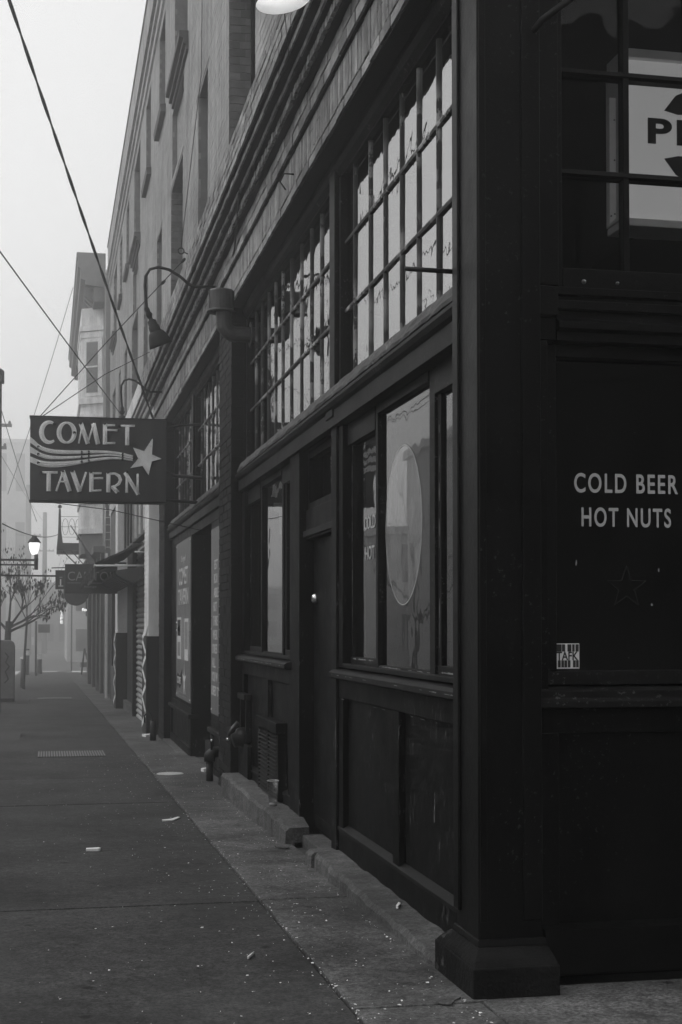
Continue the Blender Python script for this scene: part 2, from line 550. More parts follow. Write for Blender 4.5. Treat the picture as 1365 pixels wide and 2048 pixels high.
# ---- concrete kerbs under the bulkheads
def rough_kerb(name, x0, y0, y1, zt, zb0, label_mat=m_curb, step=0.1, jag=0.013, round0=False, round1=False):
    m = MB()
    n = max(2, int((y1 - y0) / step))
    vs = []
    for i in range(n + 1):
        y = y0 + (y1 - y0) * i / n
        zz = zt + random.uniform(-jag, jag) * 0.5
        xx = x0 + random.uniform(-jag, jag)
        e = 0.0
        if round0 and i < 3:
            e = (3 - i) / 3
        if round1 and i > n - 3:
            e = (i - n + 3) / 3
        zz -= 0.03 * e * e
        xx += 0.035 * e * e
        vs += [(xx - 0.006, y, zb0 + g(y) - 0.06), (xx, y, zz - 0.022), (xx + 0.02 + random.uniform(-jag, jag) * 0.5, y, zz), (1.705, y, zz + 0.004), (1.705, y, zb0 + g(y) - 0.06)]
    fs = []
    for i in range(n):
        for k in range(4):
            a = i * 5 + k
            fs.append((a, a + 1, a + 6, a + 5)[::-1])
    fs.append((0, 1, 2, 3, 4))
    fs.append(tuple(n * 5 + k for k in range(5))[::-1])
    m.add(vs, fs)
    return m.build(name, label_mat, bld)

rough_kerb('base_kerb', 1.535, 5.56, 8.22, 0.082, 0, round1=False)
rough_kerb('base_kerb_end', 1.525, 8.235, 8.50, 0.088, 0, round1=True, step=0.05)
rough_kerb('base_kerb', 1.525, 9.28, 12.58, 0.115, 0, round0=True)
B('door_threshold', m_curb, bld, 1.66, 1.86, 8.5, 9.28, -0.1, 0.035, 0.008)
B('door_threshold', m_curb, bld, 1.60, 1.86, 9.28, 9.96, -0.1, -0.005, 0.008)

# ---- window sills
for y0, y1 in ((5.475, 8.29), (9.90, 12.56)):
    PR('window_sill', m_trim, bld, [(1.64, 1.112), (1.64, 1.142), (1.66, 1.156), (1.84, 1.172), (1.84, 1.105), (1.66, 1.105)], 'y', y0, y1, 0.003)
    B('sill_fillet', m_trim, bld, 1.70, 1.80, y0, y1, 1.170, 1.195, 0.003)

# ---- three-light shop windows
def shop_window(ys, label=None):
    """ys = near jamb, far end of near light, mullion, mullion, far jamb"""
    n0, n1, c0, c1, f0, f1 = ys
    fr = MB()
    fr.box(1.735, 1.84, n1, c0, 1.17, 2.60)          # near mullion
    fr.box(1.735, 1.84, c1, f0, 1.17, 2.60)          # far mullion
    fr.box(1.73, 1.83, n0, n1, 2.475, 2.602)         # heads
    fr.box(1.73, 1.83, f0, f1, 2.475, 2.602)
    fr.box(1.728, 1.82, c0, c1, 2.553, 2.603)
    fr.box(1.75, 1.83, n0, n0 + 0.055, 1.19, 2.475)
    fr.box(1.75, 1.83, n1 - 0.055, n1, 1.19, 2.475)
    fr.box(1.75, 1.83, f0, f0 + 0.04, 1.19, 2.475)
    fr.box(1.755, 1.83, f1 - 0.03, f1, 1.19, 2.475)
    fr.box(1.748, 1.83, n0, n1, 1.19, 1.235)
    fr.box(1.748, 1.83, f0, f1, 1.19, 1.235)
    fr.box(1.742, 1.80, c0, c1, 1.19, 1.205)
    w = fr.build('shop_window', m_trim, bld, 0.003)
    B('pane', g_clear, w, 1.760, 1.766, c0 + 0.002, c1 - 0.002, 1.206, 2.552, 0)
    B('pane', g_clear, w, 1.764, 1.769, n0 + 0.056, n1 - 0.056, 1.236, 2.474, 0)
    B('pane', g_clear, w, 1.764, 1.769, f0 + 0.041, f1 - 0.031, 1.236, 2.474, 0)
    return w

win_r = shop_window((5.50, 6.27, 6.36, 7.41, 7.46, 8.17))
win_l = shop_window((9.99, 10.52, 10.58, 11.60, 11.66, 12.40))
B('window_jamb', m_paint, bld, XF, 1.84, 8.172, 8.283, 1.172, 2.60, 0.004)
B('window_jamb', m_paint, bld, XF, 1.84, 12.402, 12.56, 1.172, 2.60, 0.004)
B('window_jamb', m_paint, bld, XF, 1.84, 5.475, 5.498, 1.172, 2.60, 0.002)
# oval etched into the middle light, and the lettering on the side lights
def ellipse_ring(name, mat, parent, x, yc, zc, ry, rz, w, n=64):
    m = MB()
    vs = []
    for k in range(n):
        a = 2 * PI * k / n
        vs += [(x, yc + ry * math.cos(a), zc + rz * math.sin(a)), (x, yc + (ry - w) * math.cos(a), zc + (rz - w) * math.sin(a))]
    m.add(vs, [(2 * k, 2 * k + 1, (2 * k + 3) % (2 * n), (2 * k + 2) % (2 * n)) for k in range(n)])
    return m.build(name, mat, parent)
ellipse_ring('oval_outline', m_wintext, win_r, 1.7575, 6.95, 1.925, 0.375, 0.405, 0.006)
ov = MB()
ov.add([(1.7585, 6.95 - 0.366 * math.cos(2 * PI * k / 64), 1.925 + 0.396 * math.sin(2 * PI * k / 64)) for k in range(64)], [tuple(range(64))])
ov.build('oval_glass', g_oval, win_r)
lettering('lettering', 'COLD', m_wintext, win_r, '-x', (1.762, 7.86, 1.955), 0.075, 0.28, 0.012)
lettering('lettering', 'HOT N', m_wintext, win_r, '-x', (1.762, 7.84, 1.785), 0.075, 0.35, 0.012)
lettering('lettering', 'P', m_wintext, win_r, '-x', (1.762, 5.98, 2.06), 0.085, 0.05, 0.012)
lettering('lettering', 'I', m_wintext, win_r, '-x', (1.762, 5.915, 2.06), 0.085, 0.015, 0.012)
lettering('lettering', 'F', m_wintext, win_r, '-x', (1.762, 5.91, 1.88), 0.085, 0.05, 0.012)
# seven-shaped paper in the head of the far window
PR('window_notice', m_postmid, win_l, [(10.80, 2.36), (11.25, 2.40), (11.25, 2.33), (10.98, 2.30), (10.93, 2.12), (10.86, 2.12)], 'x', 1.775, 1.78)

# ---- street door
dpost = MB().box(1.685, 1.86, 8.285, 8.44, 0.04, 2.66).build('door_post', m_paint, bld, 0.006)
B('post_cap', m_trim, dpost, 1.655, 1.86, 8.26, 8.47, 2.66, 2.725, 0.006)
MB().box(1.69, 1.86, 9.58, 9.968, -0.05, 2.66).build('door_post', m_paint, bld, 0.006)
door = MB().box(1.79, 1.835, 8.445, 9.575, 0.04, 2.0).build('street_door', m_paint, bld, 0.004)
MB().lathe([(0.0, 0), (0.034, 0.0), (0.034, 0.014), (0.026, 0.03), (0.02, 0.034), (0, 0.034)], (1.79, 9.46, 1.60), 16, (-1, 0, 0)).build('door_knob', m_chrome, door, smooth=True)
B('kick_plate', m_paint2, door, 1.785, 1.79, 8.5, 9.5, 0.06, 0.14, 0.001)
B('door_header', m_paint, bld, 1.735, 1.84, 8.442, 9.578, 2.002, 2.205, 0.005)
B('transom_rail', m_trim, bld, 1.715, 1.84, 8.442, 9.578, 2.018, 2.06, 0.004)
tr = MB().box(1.75, 1.82, 8.442, 8.50, 2.207, 2.60).box(1.75, 1.82, 9.51, 9.578, 2.207, 2.60).box(1.75, 1.82, 8.5, 9.51, 2.207, 2.25).box(1.75, 1.82, 8.5, 9.51, 2.55, 2.60).build('transom_window', m_paint, bld, 0.003)
B('pane', g_side, tr, 1.80, 1.805, 8.502, 9.508, 2.252, 2.548, 0)
B('transom_header', m_paint, bld, 1.712, 1.84, 8.442, 9.578, 2.602, 2.66, 0.004)

# ---- worn paint: bare wood showing in thin broken lines on edges
sf = MB()
def wear_line(p0, p1, w, cover=0.5, seed=1):
    rnd = random.Random(seed)
    p0, p1 = Vector(p0), Vector(p1)
    d = p1 - p0
    L = d.length
    side = Vector((0, 1, 0)) if abs(d.z) > abs(d.y) else Vector((0, 0, 1))
    t = 0.0
    while t < L:
        l = rnd.uniform(0.008, 0.09)
        if rnd.random() < cover:
            a, b = p0 + d * (t / L), p0 + d * (min(L, t + l) / L)
            ww = w * rnd.uniform(0.35, 1.0)
            sf.add([a - side * ww * 0.5, a + side * ww * 0.2, (a + b) / 2 + side * ww * 0.6, b + side * ww * 0.1, b - side * ww * 0.3, (a + b) / 2 - side * ww * 0.5], [tuple(range(6))])
        t += l
wear_line((1.7535, 8.15, 1.45), (1.7535, 8.155, 2.36), 0.010, 0.55, 1)
wear_line((1.7335, 7.44, 1.3), (1.7335, 7.44, 2.4), 0.006, 0.25, 2)
wear_line((1.7485, 6.24, 1.25), (1.7485, 6.24, 2.4), 0.009, 0.5, 3)
wear_line((1.7405, 6.38, 1.198), (1.7405, 7.40, 1.198), 0.006, 0.6, 4)
wear_line((1.7465, 5.55, 1.205), (1.7465, 6.2, 1.205), 0.008, 0.7, 5)
wear_line((1.7465, 7.5, 1.225), (1.7465, 8.1, 1.225), 0.010, 0.6, 6)
wear_line((1.6385, 5.6, 1.13), (1.6385, 8.2, 1.13), 0.006, 0.22, 7)
wear_line((1.6385, 9.95, 1.13), (1.6385, 12.4, 1.13), 0.006, 0.3, 8)
wear_line((1.6835, 8.30, 0.62), (1.6835, 8.30, 0.86), 0.010, 0.7, 9)
wear_line((1.6835, 8.35, 0.68), (1.6835, 8.35, 0.84), 0.007, 0.6, 10)
wear_line((1.733, 6.28, 0.52), (1.733, 6.27, 0.66), 0.007, 0.9, 11)
wear_line((1.733, 6.2, 0.3), (1.733, 6.19, 0.45), 0.004, 0.4, 12)
wear_line((1.7485, 12.36, 1.3), (1.7485, 12.36, 2.3), 0.008, 0.35, 13)
wear_line((1.6885, 9.60, 0.5), (1.6885, 9.60, 1.9), 0.006, 0.3, 14)
wear_line((1.6985, 8.2, 0.985), (1.6985, 5.6, 0.985), 0.004, 0.15, 15)
sf.build('worn_paint', m_postmid, bld, kind='stuff')

# ---- timber cornice between shop windows and clerestory (bay one and bay two)
def mid_cornice(y0, y1):
    PR('timber_fascia', m_trim, bld, [(1.665, 2.605), (1.665, 2.70), (1.85, 2.70), (1.85, 2.605)], 'y', y0, y1, 0.003)
    PR('timber_moulding', m_trim, bld, [(1.665, 2.70), (1.645, 2.712), (1.632, 2.735), (1.632, 2.752), (1.66, 2.752), (1.66, 2.775), (1.85, 2.775), (1.85, 2.70)], 'y', y0, y1)
    # weathered sloping ledge
    m = MB()
    n = int((y1 - y0) / 0.09)
    vs = []
    for i in range(n + 1):
        y = y0 + (y1 - y0) * i / n
        j = lambda s: random.uniform(-s, s)
        vs += [(1.652 + j(0.003), y, 2.777), (1.650 + j(0.005), y, 2.796 + j(0.003)), (1.664 + j(0.005), y, 2.815 + j(0.006)), (1.674 + j(0.005), y, 2.842 + j(0.006)), (1.69 + j(0.004), y, 2.866), (1.80, y, 2.8675), (1.80, y, 2.777)]
    fs = []
    for i in range(n):
        for k in range(7):
            fs.append((i * 7 + k, i * 7 + (k + 1) % 7, i * 7 + 7 + (k + 1) % 7, i * 7 + 7 + k)[::-1])
    fs += [tuple(range(7)), tuple(n * 7 + k for k in range(7))[::-1]]
    m.add(vs, fs)
    m.build('weathered_ledge', m_peel, bld)
mid_cornice(5.475, 12.56)
mid_cornice(13.46, 19.9)

# ---- clerestory windows: many small panes over three rows
ZR = [2.868, 3.325, 3.742, 4.15]
def clerestory(y0, y1, yc, glass=g_wavy):
    w = MB().box(1.745, 1.80, y0, y1, 4.151, 4.20).build('clerestory_window', m_trim, bld, 0.003)
    B('side_rail', m_trim, w, 1.735, 1.80, y0, yc[0], 2.868, 4.15, 0.003)
    B('side_rail', m_trim, w, 1.735, 1.80, yc[-1], y1, 2.868, 4.15, 0.003)
    for z in ZR[1:3]:
        MB().prism([(1.764, z - 0.011), (1.760, z), (1.764, z + 0.011), (1.792, z + 0.011), (1.792, z - 0.011)], 'y', yc[0], yc[-1]).build('glazing_bar', m_munt, w)
    for y in yc[1:-1]:
        y += random.uniform(-0.006, 0.006)
        MB().prism([(1.763, y - 0.006), (1.763, y + 0.006), (1.774, y + 0.011), (1.790, y + 0.011), (1.790, y - 0.011), (1.774, y - 0.011)], 'z', 2.868, 4.151).build('muntin', m_munt, w)
    for a, b in zip(yc, yc[1:]):
        for c, d in zip(ZR, ZR[1:]):
            t = random.uniform(-0.0012, 0.0012)
            q = random.uniform(-0.0012, 0.0012)
            x = 1.776
            m = MB()
            vs = [(x + t, a, c), (x - t, b, c), (x - t + q, b, d), (x + t + q, a, d)]
            m.add(vs + [(p[0] + 0.004, p[1], p[2]) for p in vs], [(0, 1, 2, 3)[::-1], (4, 5, 6, 7)])
            m.build('pane', glass, w)
    return w
clerestory(5.475, 8.44, [5.64, 5.98, 6.335, 6.685, 7.03, 7.39, 7.75, 8.16, 8.40])
clerestory(8.60, 12.56, [8.60 + 0.02, 8.81, 9.20, 9.57, 9.96, 10.39, 10.78, 11.13, 11.49, 11.86, 12.21, 12.50])
clerestory(13.46, 17.0, [13.50, 13.9, 14.3, 14.7, 15.1, 15.5, 15.9, 16.3, 16.65, 16.97])
clerestory(17.2, 19.9, [17.24, 17.6, 17.98, 18.36, 18.74, 19.12, 19.5, 19.86])
for a, b in ((8.44, 8.60), (17.0, 17.2)):
    B('clerestory_mullion', m_trim, bld, 1.705, 1.80, a, b, 2.842, 4.2, 0.006)
for a, b in ((5.475, 12.56), (13.46, 19.9)):
    PR('head_moulding', m_paint, bld, [(1.74, 4.16), (1.715, 4.185), (1.70, 4.22), (1.70, 4.256), (1.84, 4.256), (1.84, 4.20), (1.745, 4.20)], 'y', a, b)

# ---- bricks
def brick_faces(m, x, y0, y1, z0, z1, d=0.012, back=0.05):
    """a brick in a wall facing -x: front and four sides"""
    x -= d + random.uniform(-0.2, 0.2) * d
    j = 0.0018
    ya, yb, za, zb = y0 + random.uniform(-j, j), y1 + random.uniform(-j, j), z0 + random.uniform(-j, j), z1 + random.uniform(-j, j)
    xb = x + back
    m.add([(x, ya, za), (x, yb, za), (x, yb, zb), (x, ya, zb), (xb, ya, za), (xb, yb, za), (xb, yb, zb), (xb, ya, zb)],
          [(0, 3, 2, 1), (0, 1, 5, 4), (1, 2, 6, 5), (2, 3, 7, 6), (3, 0, 4, 7)])

def courses(m, x, y0, y1, z0, z1, ch, bl, gap=0.009, d=0.012, skip=None, back=0.05):
    nrow = max(1, round((z1 - z0) / ch))
    h = (z1 - z0) / nrow
    for r in range(nrow):
        za, zb = z0 + r * h + gap / 2, z0 + (r + 1) * h - gap / 2
        y = y0 - (bl / 2 if r % 2 else 0)
        while y < y1:
            a, b = max(y0, y) + gap / 2, min(y1, y + bl) - gap / 2
            y += bl
            if b - a < 0.02:
                continue
            if skip:
                hit = [o for o in skip if o[0] < b and o[1] > a and o[2] < zb and o[3] > za]
                if hit:
                    o = hit[0]
                    if zb > o[3] + 0.03 or za < o[2] - 0.03:
                        continue
                    if a < o[0] - 0.03:
                        b = o[0]
                    elif b > o[1] + 0.03:
                        a = o[1]
                    else:
                        continue
            brick_faces(m, x, a, b, za, zb, d, back)

# stepped brick cornice over the clerestory
CORN = [(1.6, 4.257, 4.546), (1.569, 4.546, 4.711), (1.513, 4.711, 4.782), (1.464, 4.782, 4.827), (1.408, 4.827, 4.875), (1.374, 4.875, 5.133)]
for (ya, yb, mb, mo) in ((5.0, 21.4, m_brick, m_mortar), (21.4, 37.6, m_white, m_wmortar)):
    core = MB()
    prof = [(2.1, 4.257)]
    for x, z0, z1 in CORN:
        prof += [(x, z0), (x, z1)]
    prof += [(1.60, 5.17), (2.1, 5.17)]
    core.prism(prof, 'y', ya, yb)
    corn = core.build('brick_cornice', mo, bld)
    m = MB()
    courses(m, CORN[0][0], ya, yb, 4.259, 4.325, 0.066, 0.215, 0.011, 0.016)
    if yb > 22:
        courses(m, CORN[0][0], ya, yb, 4.325, 4.546, 0.221, 0.076, 0.012, 0.016)
    else:
        courses(m, CORN[0][0], 13.6, yb, 4.325, 4.546, 0.221, 0.076, 0.012, 0.016)
    courses(m, CORN[1][0], ya, yb, 4.546, 4.711, 0.08, 0.215, 0.011, 0.014)
    courses(m, CORN[2][0], ya, yb, 4.711, 4.782, 0.07, 0.076, 0.02, 0.022)
    courses(m, CORN[3][0], ya, yb, 4.782, 4.827, 0.045, 0.215, 0.01, 0.014)
    courses(m, CORN[4][0], ya, yb, 4.827, 4.875, 0.048, 0.215, 0.01, 0.014)
    courses(m, CORN[5][0], ya, yb, 4.875, 5.133, 0.0645, 0.215, 0.011, 0.014)
    m.build('cornice_bricks', mb, corn, kind='stuff')
    if yb < 22:
        bm = MB()
        bm.box(-0.016, 0.05, 0.006, 0.070, 0.005, 0.216)
        proto = None
        y = 5.02
        while y < 13.6:
            if proto is None:
                proto = bm.build('brick', m_brick, corn, 0.003)
                o = proto
            else:
                o = proto.copy()
                COL.objects.link(o)
            o.location = Vector((1.6 + random.uniform(-0.002, 0.002), y, 4.325)) - wloc(corn)
            o.rotation_euler = (random.uniform(-0.012, 0.012), 0, random.uniform(-0.01, 0.01))
            y += 0.076
# the cornice returns along the side street
PR('brick_cornice', m_brick, bld, [(5.17, 4.258), (5.17, 4.546), (5.14, 4.546), (5.14, 4.711), (5.03, 4.82), (4.95, 4.875), (4.95, 5.13), (5.6, 5.13), (5.6, 4.258)], 'x', 1.62, 12.9)

# upper wall with its window openings (y0, y1, z0, z1)
OPEN2 = [(8.3, 9.3, 5.3, 7.21), (11.1, 12.78, 5.3, 7.21), (14.52, 15.47, 5.3, 7.21), (17.27, 18.95, 5.3, 7.21), (20.53, 21.49, 5.3, 7.21), (23.42, 24.46, 5.3, 7.21), (26.06, 27.9, 5.3, 7.21), (29.6, 30.6, 5.3, 7.21), (32.2, 33.1, 5.3, 7.21), (34.6, 36.3, 5.3, 7.21)]
OPEN3 = [(11.0, 12.7, 8.42, 10.12), (14.0, 15.0, 8.75, 10.12), (16.72, 18.47, 8.42, 10.12), (20.0, 21.08, 8.75, 10.12), (22.83, 23.95, 8.75, 10.12), (25.48, 27.28, 8.42, 10.12), (29.0, 30.0, 8.75, 10.12), (31.7, 32.7, 8.75, 10.12), (34.2, 35.9, 8.42, 10.12)]
SPAN = [(17.2, 18.8, 7.33, 8.19), (26.0, 27.6, 7.33, 8.19)]
def wall_boxes(m, X0, X1, y0, y1, z0, z1, ops):
    ys = sorted({y0, y1, *[o[0] for o in ops], *[o[1] for o in ops]})
    for a, b in zip(ys, ys[1:]):
        c = (a + b) / 2
        z = z0
        for o in sorted([o for o in ops if o[0] < c < o[1]], key=lambda o: o[2]):
            m.box(X0, X1, a, b, z, o[2])
            z = o[3]
        m.box(X0, X1, a, b, z, z1)
ops = OPEN2 + OPEN3 + SPAN
wm = MB()
wall_boxes(wm, 1.606, 2.0, 5.3, 37.7, 5.0, 10.3, ops)
upper = wm.build('upper_wall', m_wmortar, bld)
m = MB()
courses(m, 1.606, 5.3, 37.7, 5.16, 10.28, 0.0725, 0.216, 0.007, 0.0055, skip=ops, back=0.03)
m.build('wall_bricks', m_wallb, upper, kind='stuff')
for (a, b, c, d) in SPAN:
    B('spandrel_panel', m_rough, upper, 1.665, 1.95, a - 0.05, b + 0.05, c - 0.05, d + 0.05, 0)
# bricks of the window reveals that face down the street
rb = None
for (a, b, c, d) in (OPEN2[1], OPEN2[3]):
    z = c
    k = 0
    while z + 0.07 < d:
        for (xa, xb) in (((1.602, 1.70), (1.708, 1.80)) if k % 2 else ((1.602, 1.752), (1.76, 1.80))):
            o = MB().box(xa, xb, b - 0.006 + random.uniform(-0.001, 0.001), b + 0.03, z + 0.004, z + 0.0685).build('brick', m_rbrick, upper)
        z += 0.0725
        k += 1
def upper_window(a, b, c, d, wide):
    x = 1.80
    f = MB()
    t = 0.07
    f.box(x, x + 0.09, a, a + t, c, d).box(x, x + 0.09, b - t, b, c, d).box(x, x + 0.09, a + t, b - t, d - t, d).box(x, x + 0.09, a + t, b - t, c, c + t)
    zm = (c + d) / 2
    f.box(x + 0.02, x + 0.08, a + t, b - t, zm - 0.03, zm + 0.03)
    if wide:
        ym = (a + b) / 2
        f.box(x + 0.01, x + 0.085, ym - 0.05, ym + 0.05, c + t, d - t)
    w = f.build('upper_window', m_trim, bld, 0.004)
    B('pane', g_clear, w, x + 0.05, x + 0.055, a + t, b - t, c + t, d - t, 0)
    if c > 8:
        if wide:
            PR('window_sill', m_stone, w, [(1.60, c - 0.22), (1.57, c - 0.22), (1.57, c - 0.15), (1.535, c - 0.15), (1.535, c - 0.085), (1.49, c - 0.07), (1.49, c), (1.82, c + 0.01), (1.82, c - 0.02), (1.60, c - 0.02)], 'y', a - 0.12, b + 0.12)
        else:
            PR('window_sill', m_stone, w, [(1.60, c - 0.11), (1.53, c - 0.11), (1.52, c - 0.01), (1.60, c + 0.003), (1.82, c + 0.01), (1.82, c - 0.02), (1.60, c - 0.02)], 'y', a - 0.1, b + 0.1)
for o in OPEN2 + OPEN3:
    upper_window(*o, o[1] - o[0] > 1.3)
# crown cornice and parapet
PR('crown_cornice', m_wallb, bld, [(1.604, 10.27), (1.57, 10.3), (1.57, 10.43), (1.585, 10.43), (1.585, 10.47), (1.54, 10.5), (1.54, 10.6), (1.555, 10.6), (1.555, 10.64), (1.50, 10.66), (1.50, 10.76), (1.53, 10.78), (2.0, 10.78), (2.0, 10.27)], 'y', 5.2, 37.74)
PR('parapet', m_wallb, bld, [(1.525, 10.775), (1.525, 11.36), (1.505, 11.36), (1.505, 11.41), (1.9, 11.41), (1.9, 10.775)], 'y', 5.2, 37.72, 0.006)

# ---- brick piers at street level
def brick_pier(y0, y1, mat):
    p = MB().box(1.61, 1.86, y0 + 0.008, y1 - 0.008, -0.5, 4.256).build('brick_pier', m_mortar if mat is not m_dbrick else m_dbrick, bld)
    m = MB()
    courses(m, 1.61, y0, y1, -0.35, 4.256, 0.0725, 0.216, 0.008, 0.01)
    # return face toward the corner (facing -y)
    n = 62
    for r in range(n):
        z0 = -0.35 + r * 0.0743
        for xa, xb in (((1.604, 1.70), (1.708, 1.80)) if r % 2 else ((1.604, 1.74), (1.748, 1.80))):
            yy = y0 - random.uniform(0, 0.003)
            m.box(xa, xb, yy, y0 + 0.03, z0 + 0.004, min(4.25, z0 + 0.0703))
    m.build('pier_bricks', mat, p, kind='stuff')
    return p
brick_pier(12.56, 13.46, m_dbrick)
brick_pier(19.9, 20.85, m_dbrick)

# ---- bay two: posters either side of a deep doorway
PR('bay_header', m_paint, bld, [(1.70, 2.50), (1.70, 2.604), (1.86, 2.604), (1.86, 2.50)], 'y', 13.46, 19.9, 0.004)
for (a, b, pa, pb) in ((13.46, 15.0, 13.5, 14.95), (17.05, 19.9, 17.08, 19.02)):
    B('poster_backing', m_paint, bld, 1.705, 1.80, a, b, 0.42, 2.50, 0.004)
    B('bulkhead_sill', m_trim, bld, 1.66, 1.80, a - 0.02, b, 0.30, 0.35, 0.008)
    B('bulkhead_panel', m_paint, bld, 1.715, 1.80, a, b, -0.22, 0.30, 0)
    B('top_rail', m_paint, bld, 1.70, 1.80, a, b, 0.352, 0.42, 0.003)
    for yy in (a, b - 0.14):
        B('stile', m_paint, bld, 1.69, 1.80, yy, yy + 0.14, -0.22, 0.30, 0.003)
    B('bottom_rail', m_paint, bld, 1.685, 1.80, a + 0.142, b - 0.142, -0.22, -0.06, 0.003)
# splayed walls and the door of the recess
MB().prism([(1.80, 17.05), (1.72, 17.05), (3.0, 16.7), (3.0, 16.8)], 'z', -0.2, 2.6).build('recess_wall', m_paint, bld)
MB().prism([(1.80, 15.0), (1.72, 15.0), (3.0, 15.25), (3.0, 15.15)], 'z', -0.2, 2.6).build('recess_wall', m_paint, bld)
B('recess_door', m_store, bld, 2.95, 3.0, 15.25, 16.7, -0.15, 2.2, 0.004)
B('recess_ceiling', m_dark, bld, 1.72, 3.0, 15.0, 17.05, 2.5, 2.6, 0)
B('entrance_slab', m_side2, bld, 1.585, 3.0, 13.5, 19.9, -0.4, -0.155, 0.01)

# ---- side-street front (facing the camera)
YF = 5.25
B('bottom_rail', m_paint2, bld, 1.875, 8, 5.205, 5.36, 0.075, 0.252, 0.004)
B('bulkhead_panel', m_paint2, bld, 1.95, 3.3, 5.285, 5.36, 0.25, 1.0, 0)
B('stile', m_paint2, bld, 1.857, 1.952, YF, 5.36, 0.252, 1.0, 0.004)
B('stile', m_paint2, bld, 3.3, 8, YF, 5.36, 0.252, 2.5, 0.004)
PR('bottom_moulding', m_paint2, bld, [(5.20, 0.235), (5.20, 0.25), (5.27, 0.262), (5.28, 0.235)], 'x', 1.875, 3.3)
B('top_rail', m_paint2, bld, 1.857, 3.3, YF, 5.36, 1.0, 1.098, 0.004)
PR('window_sill', m_trim, bld, [(5.195, 1.10), (5.195, 1.125), (5.215, 1.135), (5.215, 1.165), (5.24, 1.175), (5.36, 1.19), (5.36, 1.10)], 'x', 1.857, 3.3, 0.003)
B('sill_fillet', m_trim, bld, 1.91, 3.25, 5.262, 5.36, 1.186, 1.24, 0.003)
sw = MB().box(1.905, 1.952, 5.27, 5.37, 1.24, 2.52).box(1.952, 3.25, 5.272, 5.37, 2.472, 2.525).box(3.2, 3.3, 5.27, 5.37, 1.24, 2.47).build('corner_window', m_paint2, bld, 0.004)
B('window_jamb', m_paint2, bld, 1.857, 1.904, 5.235, 5.37, 1.17, 2.53, 0.003)
B('pane', g_side, sw, 1.953, 3.2, 5.318, 5.324, 1.241, 2.471, 0)
B('glazing_bead', m_trim, sw, 1.953, 1.958, 5.305, 5.317, 1.245, 2.47, 0.001)
PR('timber_cornice', m_paint2, bld, [(5.225, 2.528), (5.225, 2.565), (5.20, 2.572), (5.20, 2.60), (5.235, 2.618), (5.235, 2.648), (5.215, 2.652), (5.215, 2.685), (5.24, 2.69), (5.24, 2.705), (5.225, 2.71), (5.225, 2.74), (5.36, 2.745), (5.36, 2.528)], 'x', 1.94, 8, 0.002)
B('cornice_block', m_paint2, bld, 1.857, 1.938, 5.20, 5.36, 2.62, 2.735, 0.004)
B('cornice_block', m_paint2, bld, 1.857, 1.938, 5.23, 5.36, 2.53, 2.618, 0.004)
B('window_jamb', m_paint2, bld, 1.857, 1.945, 5.215, 5.37, 2.74, 4.256, 0.004)
uw = MB().box(1.945, 1.978, 5.262, 5.36, 2.745, 4.256).box(1.978, 3.6, 5.262, 5.36, 2.745, 2.825).box(3.6, 8, 5.262, 5.36, 2.745, 4.256).build('corner_clerestory_window', m_paint2, bld, 0.004)
for x in (2.237, 2.515, 2.79, 3.06, 3.33):
    B('muntin', m_paint2, uw, x, x + 0.026, 5.268, 5.32, 2.825, 4.256, 0.003)
for z in (3.192, 3.595, 4.0):
    PR('glazing_bar', m_paint2, uw, [(5.275, z), (5.262, z + 0.008), (5.272, z + 0.028), (5.32, z + 0.028), (5.32, z)], 'x', 1.979, 3.6)
for a, b in ((1.979, 2.237), (2.263, 2.515), (2.541, 2.79), (2.816, 3.06)):
    for c, d in ((2.826, 3.191), (3.224, 3.594), (3.624, 3.999)):
        B('pane', g_side, uw, a, b, 5.300, 5.304, c, d, 0)
for x, r in ((2.065, 0.008), (2.205, 0.006)):
    MB().lathe([(0, -0.012), (r, -0.008), (r * 1.2, 0), (r * 0.6, 0.012), (0, 0.014)], (x, 5.258, 2.772), 10, (0, -1, 0)).build('screw_hook', m_chrome, uw, smooth=True)
# painted lettering, sticker and faint star on the big corner pane
lettering('lettering', 'COLD BEER', m_wintext, sw, '-y', (2.043, 5.3165, 1.945), 0.078, 0.441, 0.016, space=1.22)
lettering('lettering', 'HOT NUTS', m_wintext, sw, '-y', (2.073, 5.3165, 1.81), 0.077, 0.38, 0.016, space=1.22)
st = MB().box(1.962, 2.061, 5.3145, 5.317, 1.248, 1.347).build('sticker', m_sticker, sw)
tf = MB()
for (a, b) in ((0.03, 0.25), (0.27, 0.40), (0.50, 0.66), (0.70, 0.80), (0.84, 0.97)):
    tf.box(1.962 + 0.099 * a, 1.962 + 0.099 * b, 5.3132, 5.3144, 1.248 + 0.099 * 0.68, 1.248 + 0.099 * 0.97)
for (a, b) in ((0.1, 0.21), (0.24, 0.35), (0.37, 0.48), (0.51, 0.62), (0.73, 0.84), (0.86, 0.97)):
    tf.box(1.962 + 0.099 * a, 1.962 + 0.099 * b, 5.3132, 5.3144, 1.248 + 0.099 * 0.05, 1.248 + 0.099 * 0.33)
tf.build('sticker_print', m_postdk, sw, kind='stuff')
lettering('sticker_letters', 'TAFK', m_postdk, sw, '-y', (1.966, 5.3144, 1.281), 0.034, 0.09, 0.02, thick=0.0012)
def star_pts(r0, r1, n=5, rot=PI / 2):
    return [((r0 if k % 2 == 0 else r1) * math.cos(rot + k * PI / n), (r0 if k % 2 == 0 else r1) * math.sin(rot + k * PI / n)) for k in range(2 * n)]
sp = star_pts(0.088, 0.036)
sm = MB()
vs = []
for (a, b) in sp:
    vs += [(2.262 + a, 5.3165, 1.57 + b), (2.262 + a * 0.94, 5.3165, 1.57 + b * 0.94)]
sm.add(vs, [(2 * k, (2 * k + 2) % 20, (2 * k + 3) % 20, 2 * k + 1) for k in range(10)])
